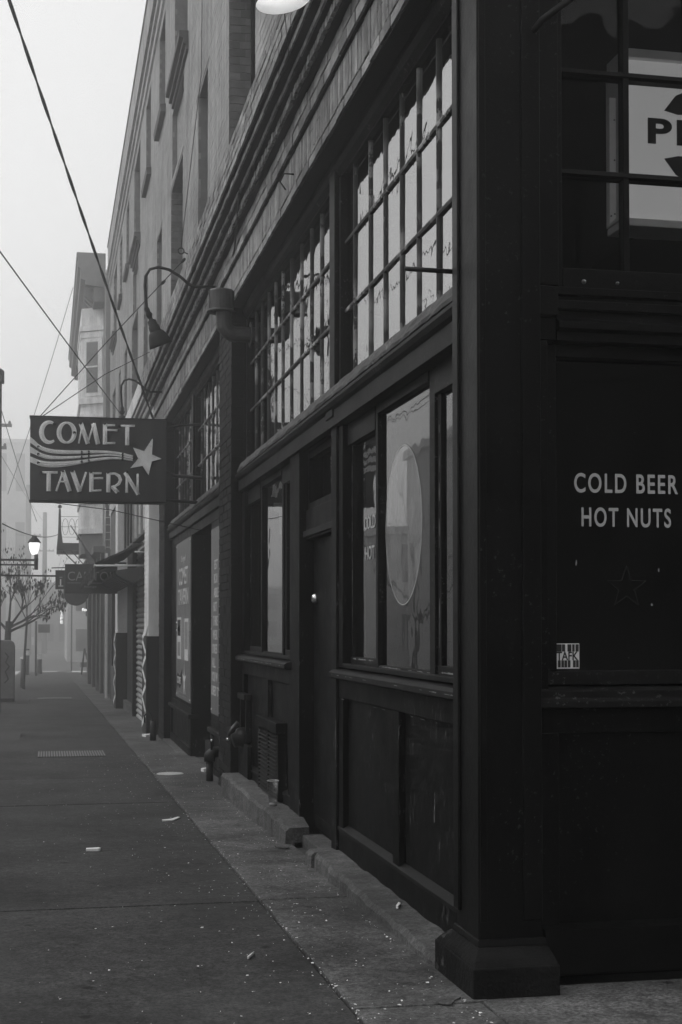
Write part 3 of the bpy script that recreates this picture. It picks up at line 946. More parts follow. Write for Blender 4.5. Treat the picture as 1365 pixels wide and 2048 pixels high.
sm.build('star_outline', m_faint, sw)
# bird droppings / scuffs on the pane
sc_ = MB()
for (x, z, w, h) in ((2.05, 1.665, 0.008, 0.03), (2.37, 1.5, 0.01, 0.016), (2.40, 1.64, 0.006, 0.02), (2.10, 2.2, 0.003, 0.008), (2.18, 2.19, 0.003, 0.003), (2.30, 2.19, 0.006, 0.003), (2.30, 2.45, 0.005, 0.003), (2.27, 1.29, 0.004, 0.006), (2.2, 1.31, 0.005, 0.002), (2.29, 1.56, 0.003, 0.003), (2.33, 1.70, 0.003, 0.003), (2.02, 1.68, 0.002, 0.002)):
    pts = []
    for k in range(7):
        a = 2 * PI * k / 7
        r = random.uniform(0.5, 1.1)
        pts.append((x + w / 2 * r * math.cos(a), 5.3162, z + h / 2 * r * math.sin(a)))
    sc_.add(pts, [tuple(range(7))])
sc_.build('pane_spatter', m_postmid, sw, kind='stuff')

# ================================================================ OBJECTS ON AND AROUND THE TAVERN
# ---- lightbox sign hanging inside the corner window
lb = empty('lightbox_sign', (2.52, 5.9, 3.2), 'pale lightbox sign with black letters and arrows inside the upper corner window', 'sign')
B('frame', m_boxframe, lb, 2.51, 3.5, 5.9, 6.1, 3.96, 4.0, 0.004)
B('frame', m_boxframe, lb, 2.51, 3.5, 5.9, 6.1, 3.2, 3.235, 0.004)
B('frame', m_boxframe, lb, 2.505, 2.53, 5.9, 6.1, 3.236, 3.959, 0.004)
MB().box(2.53, 3.5, 5.93, 6.05, 3.236, 3.959).build('face', m_lightbox, lb)
lettering('letter', 'P', m_postdk, lb, '-y', (2.635, 5.928, 3.585), 0.115, 0.115, 0.03, thick=0.006)
lettering('letter', 'I', m_postdk, lb, '-y', (2.775, 5.928, 3.585), 0.115, 0.035, 0.03, thick=0.006)
for s, zc in ((1, 3.75), (-1, 3.51)):
    PR('arrow', m_postdk, lb, [(2.715, zc - 0.01 * s), (2.77, zc + 0.06 * s), (2.86, zc + 0.1 * s), (2.86, zc - 0.02 * s), (2.78, zc - 0.025 * s)], 'y', 5.922, 5.929)
wb = empty('white_strip', (2.446, 5.9, 3.19), 'narrow white metal strip hanging beside the lightbox inside the window', 'strip')
MB().prism([(2.432, 3.195), (2.462, 3.225), (2.462, 3.76), (2.432, 3.76)], 'y', 5.88, 5.885).build('strip', m_boxframe, wb)
for z in (3.24, 3.23, 3.48, 3.66):
    MB().lathe([(0, 0), (0.004, 0), (0.004, 0.002), (0, 0.002)], (2.455 if z != 3.23 else 2.438, 5.879, z), 8, (0, -1, 0)).build('screw', m_postdk, wb)

# ---- stub pipe and rods fixed to the pillar
sp_ = TU('stub_pipe', m_iron, None, [(1.82, 5.2, 3.70), (1.845, 5.12, 3.735), (1.94, 5.05, 3.80)], 0.014, 10)
tag(sp_, 'rusty stub of pipe sticking out of the pillar beside the upper corner window', 'pipe')
for z, d, lab in ((2.86, 0.2, 'thin iron rod sticking out of the pillar level with the weathered ledge'), (4.14, 0.16, 'thin iron rod sticking out near the top of the pillar')):
    o = TU('iron_rod', m_iron, None, [(1.62, 5.55, z), (1.62 - d, 5.58, z + 0.01)], 0.010, 8)
    tag(o, lab, 'rod', 'iron rods on the pillar')

# ---- neon sign, hung square to the wall
SY = 16.0
sg = empty('neon_sign', (1.3, SY, 2.8), 'dark metal neon sign reading COMET TAVERN with a star and stripes', 'sign')
cab = MB().box(-0.19, 1.305, SY, SY + 0.22, 2.80, 3.72).build('cabinet', m_sign, sg, 0.006)
B('cabinet_edge', m_iron, sg, -0.198, 1.312, SY - 0.006, SY + 0.226, 2.785, 2.799, 0.003)
B('cabinet_edge', m_iron, sg, -0.198, 1.312, SY - 0.006, SY + 0.226, 3.721, 3.733, 0.003)
def SP(X, Y, d=0.003):                     # artwork coordinates on the sign face
    yt = 62 + 0.0225 * (X - 50)
    yb = 818 + 0.0137 * (X - 40)
    return (-0.19 + (X - 48) / 1247 * 1.495, SY - d, 3.72 - 0.92 * (Y - yt) / (yb - yt))
def stroke_band(m, pts, ws, d=0.004):
    P = [Vector((a, b, 0)) for a, b in pts]
    n = len(P)
    L, Rr = [], []
    for i in range(n):
        t = (P[min(i + 1, n - 1)] - P[max(i - 1, 0)]).normalized()
        nrm = Vector((-t.y, t.x, 0))
        w = ws[i] if isinstance(ws, (list, tuple)) else ws
        L.append(P[i] + nrm * w / 2)
        Rr.append(P[i] - nrm * w / 2)
    vs = []
    for a, b in zip(L, Rr):
        vs += [SP(a.x, a.y, d), SP(b.x, b.y, d), SP(a.x, a.y, 0), SP(b.x, b.y, 0)]
    fs = []
    for i in range(n - 1):
        k = 4 * i
        fs += [(k, k + 1, k + 5, k + 4), (k + 2, k, k + 4, k + 6), (k + 1, k + 3, k + 7, k + 5)]
    fs += [(0, 2, 3, 1), (4 * n - 4, 4 * n - 3, 4 * n - 1, 4 * n - 2)]
    m.add(vs, fs)
def arc(cx, cy, rx, ry, a0, a1, n=18):
    return [(cx + rx * math.cos(R(a0 + (a1 - a0) * i / n)), cy - ry * math.sin(R(a0 + (a1 - a0) * i / n))) for i in range(n + 1)]
def wv(n, f):
    return [f(i / n) for i in range(n + 1)]
LET = [
    [(arc(222, 205, 72, 92, 55, 305), wv(18, lambda t: 20 + 26 * math.sin(PI * t)))],
    [(arc(378, 208, 70, 90, 0, 360, 32), wv(32, lambda t: 16 + 28 * abs(math.cos(2 * PI * t))))],
    [([(506, 122), (572, 309)], 40), ([(620, 122), (664, 311)], 42), ([(618, 140), (572, 300)], 16), ([(515, 165), (488, 306)], 16)],
    [([(728, 126), (728, 313)], 40), ([(728, 140), (820, 137)], 17), ([(745, 181), (842, 185)], 17), ([(728, 303), (822, 300)], 17)],
    [([(860, 144), (1002, 142)], 18), ([(932, 142), (932, 319)], 38)],
    [([(150, 571), (298, 570)], 20), ([(217, 570), (217, 741)], 40)],
    [([(346, 562), (286, 740)], 18), ([(344, 556), (408, 741)], 40), ([(318, 652), (372, 655)], 14)],
    [([(432, 558), (498, 743)], 42), ([(556, 567), (500, 743)], 20)],
    [([(605, 568), (605, 746)], 40), ([(605, 578), (698, 575)], 17), ([(605, 624), (712, 620)], 17), ([(605, 737), (697, 730)], 17)],
    [([(760, 571), (760, 749)], 38), ([(760, 580), (820, 578), (858, 600), (872, 635), (856, 672), (820, 694), (785, 698)], [18, 22, 30, 32, 28, 20, 16]), ([(795, 695), (845, 749)], 38)],
    [([(930, 568), (930, 751)], 24), ([(912, 568), (1036, 768)], 34), ([(1030, 580), (1030, 766)], 22)],
]
def resample(pts, off=0):
    return pts
for li, strokes in enumerate(LET):
    m = MB()
    for si, (pts, ws) in enumerate(strokes):
        mm_ = MB()
        stroke_band(mm_, pts, ws, 0.006 + 0.001 * si)
        m.add(mm_.v, mm_.f)
    lt = m.build('letter', m_letter, sg)
    tm = MB()
    for pts, ws in strokes:
        wmax = max(ws) if isinstance(ws, list) else ws
        tm.tube([SP(a, b, 0.035) for a, b in pts], 0.0065, 6)
        if wmax > 30 and len(pts) == 2:
            tm.tube([SP(a + 14, b, 0.035) for a, b in pts], 0.005, 6)
    tm.build('neon_tube', m_tube, lt, smooth=True)
    a, b = strokes[0][0][0]
    MB().lathe([(0, 0.0), (0.017, 0.0), (0.015, 0.02), (0.009, 0.05), (0, 0.05)], SP(a, b, 0.005), 10, (0, -1, 0)).build('tube_socket', m_iron, lt)
def stripe(up, lo):
    m = MB()
    n = 26
    def samp(P, x):
        for (a, b), (c, d) in zip(P, P[1:]):
            if a <= x <= c:
                t = (x - a) / (c - a)
                return b + (d - b) * t
        return P[-1][1]
    def smooth(P, x):
        return sum(samp(P, min(max(x + k * 18, P[0][0]), P[-1][0])) for k in (-2, -1, 0, 1, 2)) / 5
    xs = [50 + (985 - 50) * i / n for i in range(n + 1)]
    vs = []
    for x in xs:
        vs += [SP(x, smooth(up, x), 0.005), SP(x, smooth(lo, x), 0.005)]
    m.add(vs, [(2 * i, 2 * i + 1, 2 * i + 3, 2 * i + 2) for i in range(n)])
    o = m.build('comet_stripe', m_stripe, sg)
    for fr in (0.35, 0.7):
        tm = MB().tube([SP(x, smooth(up, x) * (1 - fr) + smooth(lo, x) * fr, 0.035) for x in xs[2:]], 0.0055, 6)
        tm.build('neon_tube', m_tube, o, smooth=True)
    for x in (125, 515, 580, 890):
        MB().lathe([(0, 0), (0.018, 0), (0.014, 0.02), (0.008, 0.045), (0, 0.045)], SP(x, (smooth(up, x) + smooth(lo, x)) / 2, 0.004), 10, (0, -1, 0)).build('tube_socket', m_iron, o)
stripe([(50, 230), (90, 290), (150, 335), (250, 362), (400, 370), (600, 368), (750, 370), (880, 385), (990, 415)], [(50, 290), (100, 345), (170, 382), (260, 400), (400, 405), (560, 398), (700, 392), (820, 400), (900, 412), (990, 435)])
stripe([(50, 325), (110, 378), (190, 412), (300, 424), (450, 421), (600, 411), (750, 403), (860, 412), (990, 438)], [(50, 385), (110, 422), (200, 450), (330, 452), (480, 442), (620, 427), (760, 414), (870, 424), (990, 450)])
stripe([(50, 420), (120, 458), (220, 474), (350, 470), (500, 457), (650, 437), (780, 424), (880, 432), (990, 456)], [(50, 472), (110, 507), (200, 524), (310, 524), (430, 507), (560, 480), (700, 457), (820, 447), (920, 455), (990, 467)])
stp = [(1168, 256), (1160, 405), (1250, 442), (1160, 468), (1132, 592), (1075, 508), (962, 528), (1035, 440), (988, 342), (1088, 375)]
m = MB()
m.add([SP(a, b, 0.012) for a, b in stp] + [SP(a, b, 0) for a, b in stp] + [SP(1102, 440, 0.014)], [(i, (i + 1) % 10, 20) for i in range(10)] + [(i, i + 10, (i + 1) % 10 + 10, (i + 1) % 10) for i in range(10)])
star = m.build('star', m_letter, sg)
MB().tube([SP(1102 + (a - 1102) * 0.93, 440 + (b - 440) * 0.93, 0.035) for a, b in stp + stp[:1]], 0.0065, 6).build('neon_tube', m_tube, star, smooth=True)
TU('bracket_arm', m_iron, sg, [(1.30, SY + 0.11, 3.66), (1.74, SY + 0.5, 3.76)], 0.014)
TU('bracket_arm', m_iron, sg, [(1.30, SY + 0.11, 2.83), (1.70, SY + 0.05, 2.80)], 0.018)
TU('conduit', m_galv, sg, [(1.30, SY + 0.11, 3.16), (1.40, SY + 0.12, 3.11), (1.72, SY + 0.2, 3.10)], 0.02)
TU('stay_wire', m_wire, sg, [(-0.10, SY + 0.1, 3.72), (0.65, 15.4, 4.50), (1.374, 14.76, 5.22)], 0.005, 6)
TU('stay_wire', m_wire, sg, [(-0.09, SY + 0.12, 3.72), (0.7, 17.9, 4.55), (1.38, 19.6, 5.18)], 0.005, 6)
TU('stay_wire', m_wire, sg, [(-0.13, SY + 0.1, 2.80), (0.7, SY + 0.0, 2.70), (1.69, 15.9, 2.48)], 0.005, 6)
for p in ((1.374, 14.76, 5.22), (1.18, 14.93, 5.02)):
    MB().lathe([(0.012, -0.03), (0.018, 0), (0.012, 0.03)], p, 8, (0.7, -0.6, 0.7)).build('turnbuckle', m_iron, sg)

# ---- gooseneck lamps
def goose(y, label, dx=0.0, dz=0.0, sc=1.0, tilt=(0.0, 0.0), lit=False):
    base = Vector((1.56, y, 4.66 + dz))
    e = empty('gooseneck_lamp', base, label, 'lamp', 'gooseneck lamps along the front')
    MB().lathe([(0, -0.01), (0.04, -0.01), (0.04, 0.012), (0.02, 0.03), (0, 0.03)], base + Vector((0.02, 0, 0)), 12, (-1, 0, 0)).build('wall_plate', m_iron, e)
    pts = [(1.56, 0), (1.40, -0.005), (1.34, 0.015), (1.27, 0.085), (1.18, 0.145), (1.10, 0.165), (1.03, 0.14), (0.995, 0.07), (0.99, -0.02), (1.0, -0.16), (1.006, -0.24)]
    TU('arm', m_iron, e, [(x + dx * max(0, (1.56 - x) / 0.56), y, base.z + z) for x, z in pts], 0.014, 10)
    hx, hz = 1.008 + dx, base.z - 0.24
    ax = Vector((tilt[0], tilt[1], 1)).normalized()
    c = Vector((hx, y, hz))
    prof_h = [(0.016, 0.02), (0.024, 0.0), (0.022, -0.03), (0.034, -0.055), (0.024, -0.08), (0.018, -0.10), (0.042, -0.115), (0.044, -0.16), (0.052, -0.165), (0.054, -0.22)]
    MB().lathe([(r * sc, h * sc) for r, h in prof_h], c, 18, ax).build('socket', m_iron, e, smooth=True)
    out = [(0.054, -0.215), (0.075, -0.235), (0.095, -0.28), (0.108, -0.33), (0.115, -0.36)]
    inn = [(0.113, -0.36), (0.104, -0.328), (0.09, -0.28), (0.07, -0.24), (0.03, -0.225), (0.0, -0.225)]
    MB().lathe([(r * sc, h * sc) for r, h in out + inn[:1]], c, 28, ax).build('shade', m_iron, e, smooth=True)
    MB().lathe([(r * sc, h * sc) for r, h in inn], c, 28, ax).build('shade_lining', m_enamel, e, smooth=True)
    bl = MB().lathe([(0.0, -0.225), (0.015, -0.23), (0.03, -0.265), (0.026, -0.29), (0.0, -0.30)], c, 12, ax)
    bl = MB().lathe([(r * sc, h * sc) for r, h in ((0.0, -0.228), (0.015, -0.23), (0.03, -0.262), (0.026, -0.285), (0.0, -0.296))], c, 12, ax)
    bl.build('bulb', m_bulb if lit else m_enamel, e, smooth=True)
    return e
goose(13.4, 'gooseneck lamp with tilted dark shade above the brick pier', dx=-0.10, dz=-0.03, tilt=(-0.42, -0.17), lit=False)
goose(19.8, 'gooseneck lamp half hidden behind the neon sign')
goose(6.9, 'lit gooseneck lamp with white inside at the top edge of the view', dx=0.045, dz=0.52, sc=1.22, tilt=(-0.18, 0.05), lit=True)

# ---- capped vent pipe by the brick pier
vp = empty('vent_pipe', (1.477, 12.3, 4.0), 'dark capped vent pipe with elbow running into the clerestory by the brick pier', 'vent pipe')
MB().lathe([(0, 4.345), (0.105, 4.34), (0.112, 4.325), (0.11, 4.17), (0.128, 4.155), (0.128, 4.148), (0.085, 4.15)], (1.477, 12.3, 0), 24).build('cap', m_galv, vp, smooth=False)
for k in range(6):
    a = k * PI / 3 + 0.3
    B('cap_seam', m_galv, vp, 1.477 + 0.111 * math.cos(a) - 0.004, 1.477 + 0.111 * math.cos(a) + 0.004, 12.3 + 0.111 * math.sin(a) - 0.004, 12.3 + 0.111 * math.sin(a) + 0.004, 4.17, 4.33, 0)
el = MB()
pth = [(1.50, 12.3, 4.15), (1.50, 12.3, 4.06)] + [(1.50 + 0.1 * (1 - math.cos(R(t))), 12.3, 4.06 - 0.1 * math.sin(R(t))) for t in (22.5, 45, 67.5, 90)] + [(1.70, 12.3, 3.96), (1.79, 12.3, 3.96)]
el.tube(pth, 0.07, 16)
el.build('elbow', m_galv, vp)
MB().lathe([(0.07, 0.0), (0.115, 0.0), (0.115, 0.014), (0.07, 0.014)], (1.745, 12.3, 3.96), 20, (-1, 0, 0)).build('flange', m_galv, vp)

# ---- posters beside the recessed door
po = empty('tavern_poster', (1.70, 18.05, 0.47), 'tall grey poster board with the tavern name left of the recessed doorway', 'poster')
B('board', m_poster, po, 1.692, 1.703, 17.10, 19.0, 0.475, 2.49, 0.001)
lettering('lettering', 'The legend', m_postext, po, '-x', (1.690, 18.35, 2.20), 0.10, 0.62, 0.0, 0.25)
lettering('lettering', 'COMET', m_postext, po, '-x', (1.690, 18.62, 1.93), 0.22, 1.2, 0.01)
lettering('lettering', 'TAVERN', m_postext, po, '-x', (1.690, 18.70, 1.68), 0.20, 1.34, 0.01)
for (a, b, c, d, mt) in ((18.85, 18.30, 0.98, 1.52, m_postext), (18.80, 18.36, 1.28, 1.49, m_postdk), (18.78, 18.4, 1.02, 1.2, m_postmid), (18.22, 17.9, 0.98, 1.52, m_postmid), (17.85, 17.35, 0.98, 1.50, m_postext), (17.8, 17.42, 1.12, 1.46, m_postmid), (18.74, 18.45, 1.31, 1.4, m_postext)):
    B('photo_print', mt, po, 1.6895 - 0.0004 * (mt is not m_postext) - (0.0004 if a in (18.74,) else 0), 1.6915, b, a, c, d, 0)
PR('banner', m_postdk, po, [(18.95, 0.72), (18.75, 0.80), (18.45, 0.76), (18.15, 0.86), (18.15, 0.70), (18.45, 0.60), (18.75, 0.64), (18.95, 0.56)][::-1], 'x', 1.689, 1.6915)
lettering('lettering', 'COMET', m_postext, po, '-x', (1.6885, 18.82, 0.66), 0.09, 0.55, 0.01)
PR('star', m_postext, po, [(17.85 - a, 0.72 + b) for a, b in star_pts(0.26, 0.07)], 'x', 1.688, 1.6895)
lettering('lettering', 'HOME OF THE COMET', m_postmid, po, '-x', (1.690, 18.6, 0.52), 0.04, 1.0, 0.0)
for y in (17.14, 18.96):
    for z in (0.51, 1.35, 1.45, 2.45):
        MB().lathe([(0, 0), (0.013, 0), (0.009, 0.006), (0, 0.008)], (1.692, y, z), 8, (-1, 0, 0)).build('rivet', m_chrome, po)
pr = empty('wall_notice', (1.70, 14.2, 0.5), 'narrow grey notice board of pale capitals between pier and doorway', 'notice')
B('board', m_poster, pr, 1.692, 1.703, 13.52, 14.92, 0.50, 2.42, 0.001)
for k, s in enumerate(('EST', 'BOU', 'ABLE', 'HOT', 'THRE', 'WEEK', 'DRES', 'ALL', 'YOU W', 'USED TO')):
    w = 0.1 * len(s)
    lettering('lettering', s, m_postext, pr, '-x', (1.690, 14.60 + 0.026 * k, 1.99 - 0.144 * k), 0.10, w, 0.012)
for z in (0.54, 1.38, 1.5, 2.38):
    MB().lathe([(0, 0), (0.013, 0), (0.009, 0.006), (0, 0.008)], (1.692, 14.87, z), 8, (-1, 0, 0)).build('rivet', m_chrome, pr)

# ---- small iron things fixed to the wall
lv = empty('louver_vent', (1.70, 10.9, 0.15), 'dark louvred vent with two columns of slats low on the bulkhead', 'vent')
MB().box(1.645, 1.73, 10.30, 11.32, 0.62, 0.70).box(1.66, 1.73, 10.30, 10.36, 0.13, 0.62).box(1.66, 1.73, 11.26, 11.32, 0.13, 0.62).box(1.661, 1.73, 10.79, 10.83, 0.13, 0.62).build('frame', m_paint, lv, 0.004)
for k in range(16):
    z = 0.14 + k * 0.03
    for a, b in ((10.36, 10.79), (10.83, 11.26)):
        MB().prism([(1.655, z), (1.656, z + 0.005), (1.69, z + 0.022), (1.69, z + 0.016)], 'y', a, b).build('slat', m_trim, lv)
B('backing', m_dark, lv, 1.71, 1.73, 10.36, 11.26, 0.13, 0.62, 0)

sc = empty('siamese_connection', (1.66, 12.2, 0.35), 'cast hose connection with dark cap on the bulkhead by the pier', 'hose connection')
MB().box(1.66, 1.71, 12.0, 12.06, 0.42, 0.78).box(1.66, 1.71, 12.34, 12.40, 0.42, 0.78).box(1.64, 1.71, 11.98, 12.42, 0.78, 0.83).build('frame', m_paint, sc, 0.006)
MB().lathe([(0, 0.0), (0.08, 0.0), (0.09, 0.03), (0.09, 0.07), (0.065, 0.09), (0.06, 0.13), (0.0, 0.13)], (1.70, 12.22, 0.46), 18, (-1, -0.12, -0.3)).build('body', m_iron, sc, smooth=True)
TU('lever', m_galv, sc, [(1.62, 12.2, 0.58), (1.57, 12.19, 0.53), (1.53, 12.18, 0.47)], [0.022, 0.02, 0.014], 8)
MB().lathe([(0, 0), (0.012, 0.0), (0.014, 0.012), (0, 0.02)], (1.53, 12.18, 0.44), 10, (-0.5, -1, 0)).build('cap', m_chrome, sc, smooth=True)
B('splash_plate', m_paint, sc, 1.66, 1.70, 11.9, 12.5, 0.12, 0.40, 0.01)

hb = empty('standpipe', (1.585, 13.9, -0.1), 'short iron standpipe with elbow and brass cap at the foot of the brick pier', 'pipe')
TU('riser', m_iron, hb, [(1.56, 13.85, -0.12), (1.56, 13.85, 0.10)], 0.035, 12)
TU('elbow', m_iron, hb, [(1.56, 13.85, 0.09), (1.56, 13.86, 0.15), (1.60, 13.88, 0.18), (1.70, 13.9, 0.18)], 0.055, 12)
MB().lathe([(0, 0), (0.014, 0), (0.012, 0.02), (0, 0.024)], (1.58, 13.82, 0.30), 10, (-0.4, -1, 0)).build('cap', m_chrome, hb, smooth=True)
TU('valve', m_iron, hb, [(1.58, 13.85, 0.2), (1.58, 13.84, 0.34)], 0.012, 8)

bo = empty('bollard_pipe', (1.47, 20.1, g(20.1)), 'short black iron pipe standing on the pavement before the white pillar', 'pipe')
TU('post', m_iron, bo, [(1.47, 20.1, g(20.1) - 0.02), (1.47, 20.1, 0.08)], 0.045, 12)
TU('handle', m_iron, bo, [(1.47, 20.1, 0.06), (1.44, 20.1, 0.16), (1.40, 20.12, 0.2), (1.35, 20.14, 0.15), (1.35, 20.14, 0.05)], 0.012, 8)

cp = empty('plastic_cup', (1.60, 10.15, 0.118), 'clear plastic pint cup left standing on the concrete kerb', 'cup')
MB().lathe([(0.0, 0.002), (0.029, 0.002), (0.033, 0.06), (0.042, 0.175), (0.044, 0.182), (0.041, 0.182), (0.031, 0.06), (0.027, 0.03), (0.0, 0.03)], (1.60, 10.15, 0.118), 24).build('wall', GLASS('cup_glass', 1.7, 0.85, 0.0, 1, 0.5), cp, smooth=True)
MB().lathe([(0.0, 0.003), (0.0282, 0.003), (0.0285, 0.022), (0.0, 0.022)], (1.60, 10.15, 0.118), 24).build('base', m_cup, cp, smooth=True)
MB().lathe([(0.0435, 0.18), (0.0455, 0.183), (0.0435, 0.186), (0.0415, 0.183), (0.0435, 0.18)], (1.60, 10.15, 0.118), 24).build('rim', m_cup, cp, smooth=True)

eb = TU('eye_bolt', m_iron, None, [(1.37, 14.2, 5.14), (1.33, 14.2, 5.16)] + [(1.30 + 0.03 * math.cos(R(t)), 14.2, 5.17 + 0.03 * math.sin(R(t))) for t in range(-30, 331, 30)], 0.006, 6)
tag(eb, 'iron eye bolt in the brick cornice under the narrow upper window', 'eye bolt')
o = TU('hanging_cable', m_wire, None, [(1.30, 14.2, 5.2), (1.50, 14.2, 7.0), (1.52, 14.2, 10.3)], 0.004, 6)
tag(o, 'thin cable dropping down the upper wall to the eye bolt', 'cable')
o = TU('power_cable', m_wire, None, [(1.595, 13.2, 4.62), (1.55, 12.0, 4.6), (1.50, 11.4, 4.72), (1.45, 10.9, 4.8)], 0.008, 6)
tag(o, 'dark cable slung along the brick cornice above the brick pier', 'cable')
o = TU('bent_pipe', m_iron, None, [(1.59, 9.2, 4.40), (1.52, 9.2, 4.40), (1.50, 9.25, 4.36), (1.52, 9.15, 4.28)], 0.006, 6)
tag(o, 'small bent iron hook on the brick lintel over the clerestory', 'hook')
o = TU('loose_wire', m_wire, None, [(1.19, 6.95, 4.9), (1.25, 7.6, 4.85), (1.40, 8.3, 4.80)], 0.0025, 5)
tag(o, 'thin loose wire hanging from the lit lamp across the cornice', 'wire')

# ---- overhead cables
def sag(a, b, s, n=14):
    a, b = Vector(a), Vector(b)
    return [a.lerp(b, i / n) - Vector((0, 0, s * 4 * (i / n) * (1 - i / n))) for i in range(n + 1)]
def twisted(name, a, b, s, r, label):
    m = MB()
    P = sag(a, b, s, 60)
    for k in range(2):
        m.tube([p + Vector((math.cos(i * 0.9 + k * PI) * r * 0.9, 0, math.sin(i * 0.9 + k * PI) * r * 0.9)) for i, p in enumerate(P)], r, 6)
    return tag(m.build(name, m_wire, smooth=True), label, 'cable')
twisted('service_cable', (1.40, 19.33, 4.21), (-0.84, 9.8, 7.34), 0.05, 0.009, 'thick twisted service cable falling from the top left to the wall behind the sign')
o = TU('service_wire', m_wire, None, sag((1.42, 26.1, 5.11), (-1.1, 13.0, 5.68), 0.03), 0.009, 6)
tag(o, 'straight wire crossing the sky from the left edge to behind the sign', 'wire')

# ================================================================ SHOPS FURTHER UP THE SAME BUILDING
def white_pillar(x0, y0, y1, ztop, label):
    e = empty('white_pillar', (x0, y0, g(y0)), label, 'pillar', 'white-topped shop pillars')
    MB().box(x0 + 0.006, 1.9, y0 + 0.006, y1, 1.25, ztop).build('shaft', m_white, e)
    m = MB()
    h = 0.0725
    for r in range(int((ztop - 1.25) / h)):
        z = 1.25 + r * h
        xs = [x0, x0 + 0.1, x0 + 0.31] if r % 2 else [x0, x0 + 0.21, x0 + 0.42]
        for xa, xb in zip(xs, xs[1:]):
            yy = y0 - random.uniform(0, 0.003)
            m.box(xa + 0.003, min(1.88, xb - 0.003), yy, y0 + 0.02, z + 0.003, z + h - 0.003)
    courses(m, x0 + 0.006, y0 + 0.01, y1, 1.25, 1.25 + int((ztop - 1.25) / h) * h, h, 0.216, 0.007, 0.006, back=0.03)
    m.build('shaft_bricks', m_white, e, kind='stuff')
    MB().box(x0 - 0.03, 1.9, y0 - 0.03, y1 + 0.03, g(y0) - 0.1, 1.249).build('dark_base', m_store, e, 0.01)
    z = g(y0) + 0.05
    zz = MB()
    k = 0
    while z < 1.2:                                            # painted zigzag on the street face
        ya, yb = (y0, y1) if k % 2 else (y1, y0)
        zn = z + 0.22
        zz.add([(x0 - 0.033, ya, z), (x0 - 0.033, ya, z + 0.09), (x0 - 0.033, yb, zn + 0.09), (x0 - 0.033, yb, zn)], [(0, 1, 2, 3)])
        z = zn
        k += 1
    zz.build('zigzag', m_sticker, e)
    return e
white_pillar(1.49, 21.45, 22.35, 4.25, 'white brick pillar with dark base nearest the neon sign')
white_pillar(1.49, 31.0, 32.0, 4.25, 'slim white pillar with dark base beyond the roller shutter')

def shop(label, y0, y1, parts):
    e = empty('shop', (1.65, y0, g(y0)), label, 'shop front', 'shop fronts up the street')
    for p in parts:
        n, mt, x0, x1, a, b, c, d = p
        B(n, mt, e, x0, x1, a, b, c, d, 0.005)
    return e
sh1 = shop('shop front with corrugated roller shutter behind the white pillar', 20.9, 31.0, [
    ('head_panel', m_store2, 1.62, 1.9, 22.35, 31.0, 3.0, 4.25),
    ('door_panel', m_store, 1.70, 1.9, 27.6, 30.95, -0.4, 3.0),
    ('door_plinth', m_curb, 1.62, 1.9, 27.6, 30.95, -0.6, -0.18),
    ('shutter_jamb', m_store, 1.60, 1.9, 27.3, 27.6, -0.5, 3.0),
    ('shutter_jamb', m_store2, 1.62, 1.9, 22.36, 23.4, -0.5, 3.0),
    ('side_wall', m_dbrick, 1.66, 1.9, 20.86, 21.44, -0.5, 4.25)])
zs = -0.35
while zs < 2.95:
    MB().prism([(1.70, zs), (1.675, zs + 0.03), (1.668, zs + 0.05), (1.675, zs + 0.07), (1.70, zs + 0.098), (1.72, zs + 0.098), (1.72, zs)], 'y', 23.4, 27.3).build('shutter_slat', m_shut, sh1)
    zs += 0.1
for y in (24.0, 25.2, 26.4, 28.0, 29.0, 30.0):
    B('mullion', m_white if y < 28 else m_store, sh1, 1.585, 1.62, y, y + 0.08, 3.02, 4.2, 0.003)
sh2 = shop('dark shop front with tall doors beyond the slim white pillar', 32.0, 41.5, [
    ('head_panel', m_store2, 1.62, 1.9, 32.0, 37.6, 2.7, 4.25),
    ('door_panel', m_store, 1.72, 1.9, 32.0, 34.2, -0.7, 2.7),
    ('bulkhead', m_store2, 1.60, 1.9, 34.2, 36.6, -0.8, 0.4),
    ('window_panel', m_store2, 1.70, 1.9, 34.2, 36.6, 0.4, 2.7),
    ('drain_pipe', m_white, 1.50, 1.56, 37.62, 37.72, -0.7, 3.3),
    ('side_wall', m_store, 1.62, 1.9, 36.6, 37.6, -0.7, 2.7)])

# sloping awning with corrugated soffit
aw = empty('awning', (1.6, 24.3, 2.4), 'dark sloping awning with pale front bar over the roller shutter', 'awning')
MB().prism([(1.60, 2.84), (0.80, 2.47), (0.80, 2.44), (1.60, 2.80)], 'y', 24.3, 30.5).build('canopy', m_canvas, aw)
TU('tie_bar', m_white, aw, [(0.80, 24.28, 2.42), (1.62, 24.28, 2.43)], 0.016, 8)
TU('front_bar', m_white, aw, [(0.79, 24.3, 2.43), (0.79, 30.5, 2.43)], 0.014, 8)
TU('strut', m_white, aw, [(1.45, 24.28, 2.66), (1.62, 24.28, 2.66)], 0.012, 8)
for k in range(9):
    y = 24.5 + k * 0.7
    MB().prism([(1.15, 2.35), (1.60, 2.42), (1.60, 2.25), (1.45, 2.12), (1.15, 2.28)], 'y', y, y + 0.35).build('soffit_panel', m_store2, aw)
for a in range(5):
    x = 0.80 + 0.002
    MB().prism([(24.32 + a * 0.9, 2.44), (25.1 + a * 0.9, 2.44), (25.05 + a * 0.9, 2.22), (24.75 + a * 0.9, 2.18), (24.4 + a * 0.9, 2.22)], 'x', x - 0.006, x).build('valance', m_canvas, aw)
hung = MB()                                                   # folded striped cloth hanging at the awning's corner
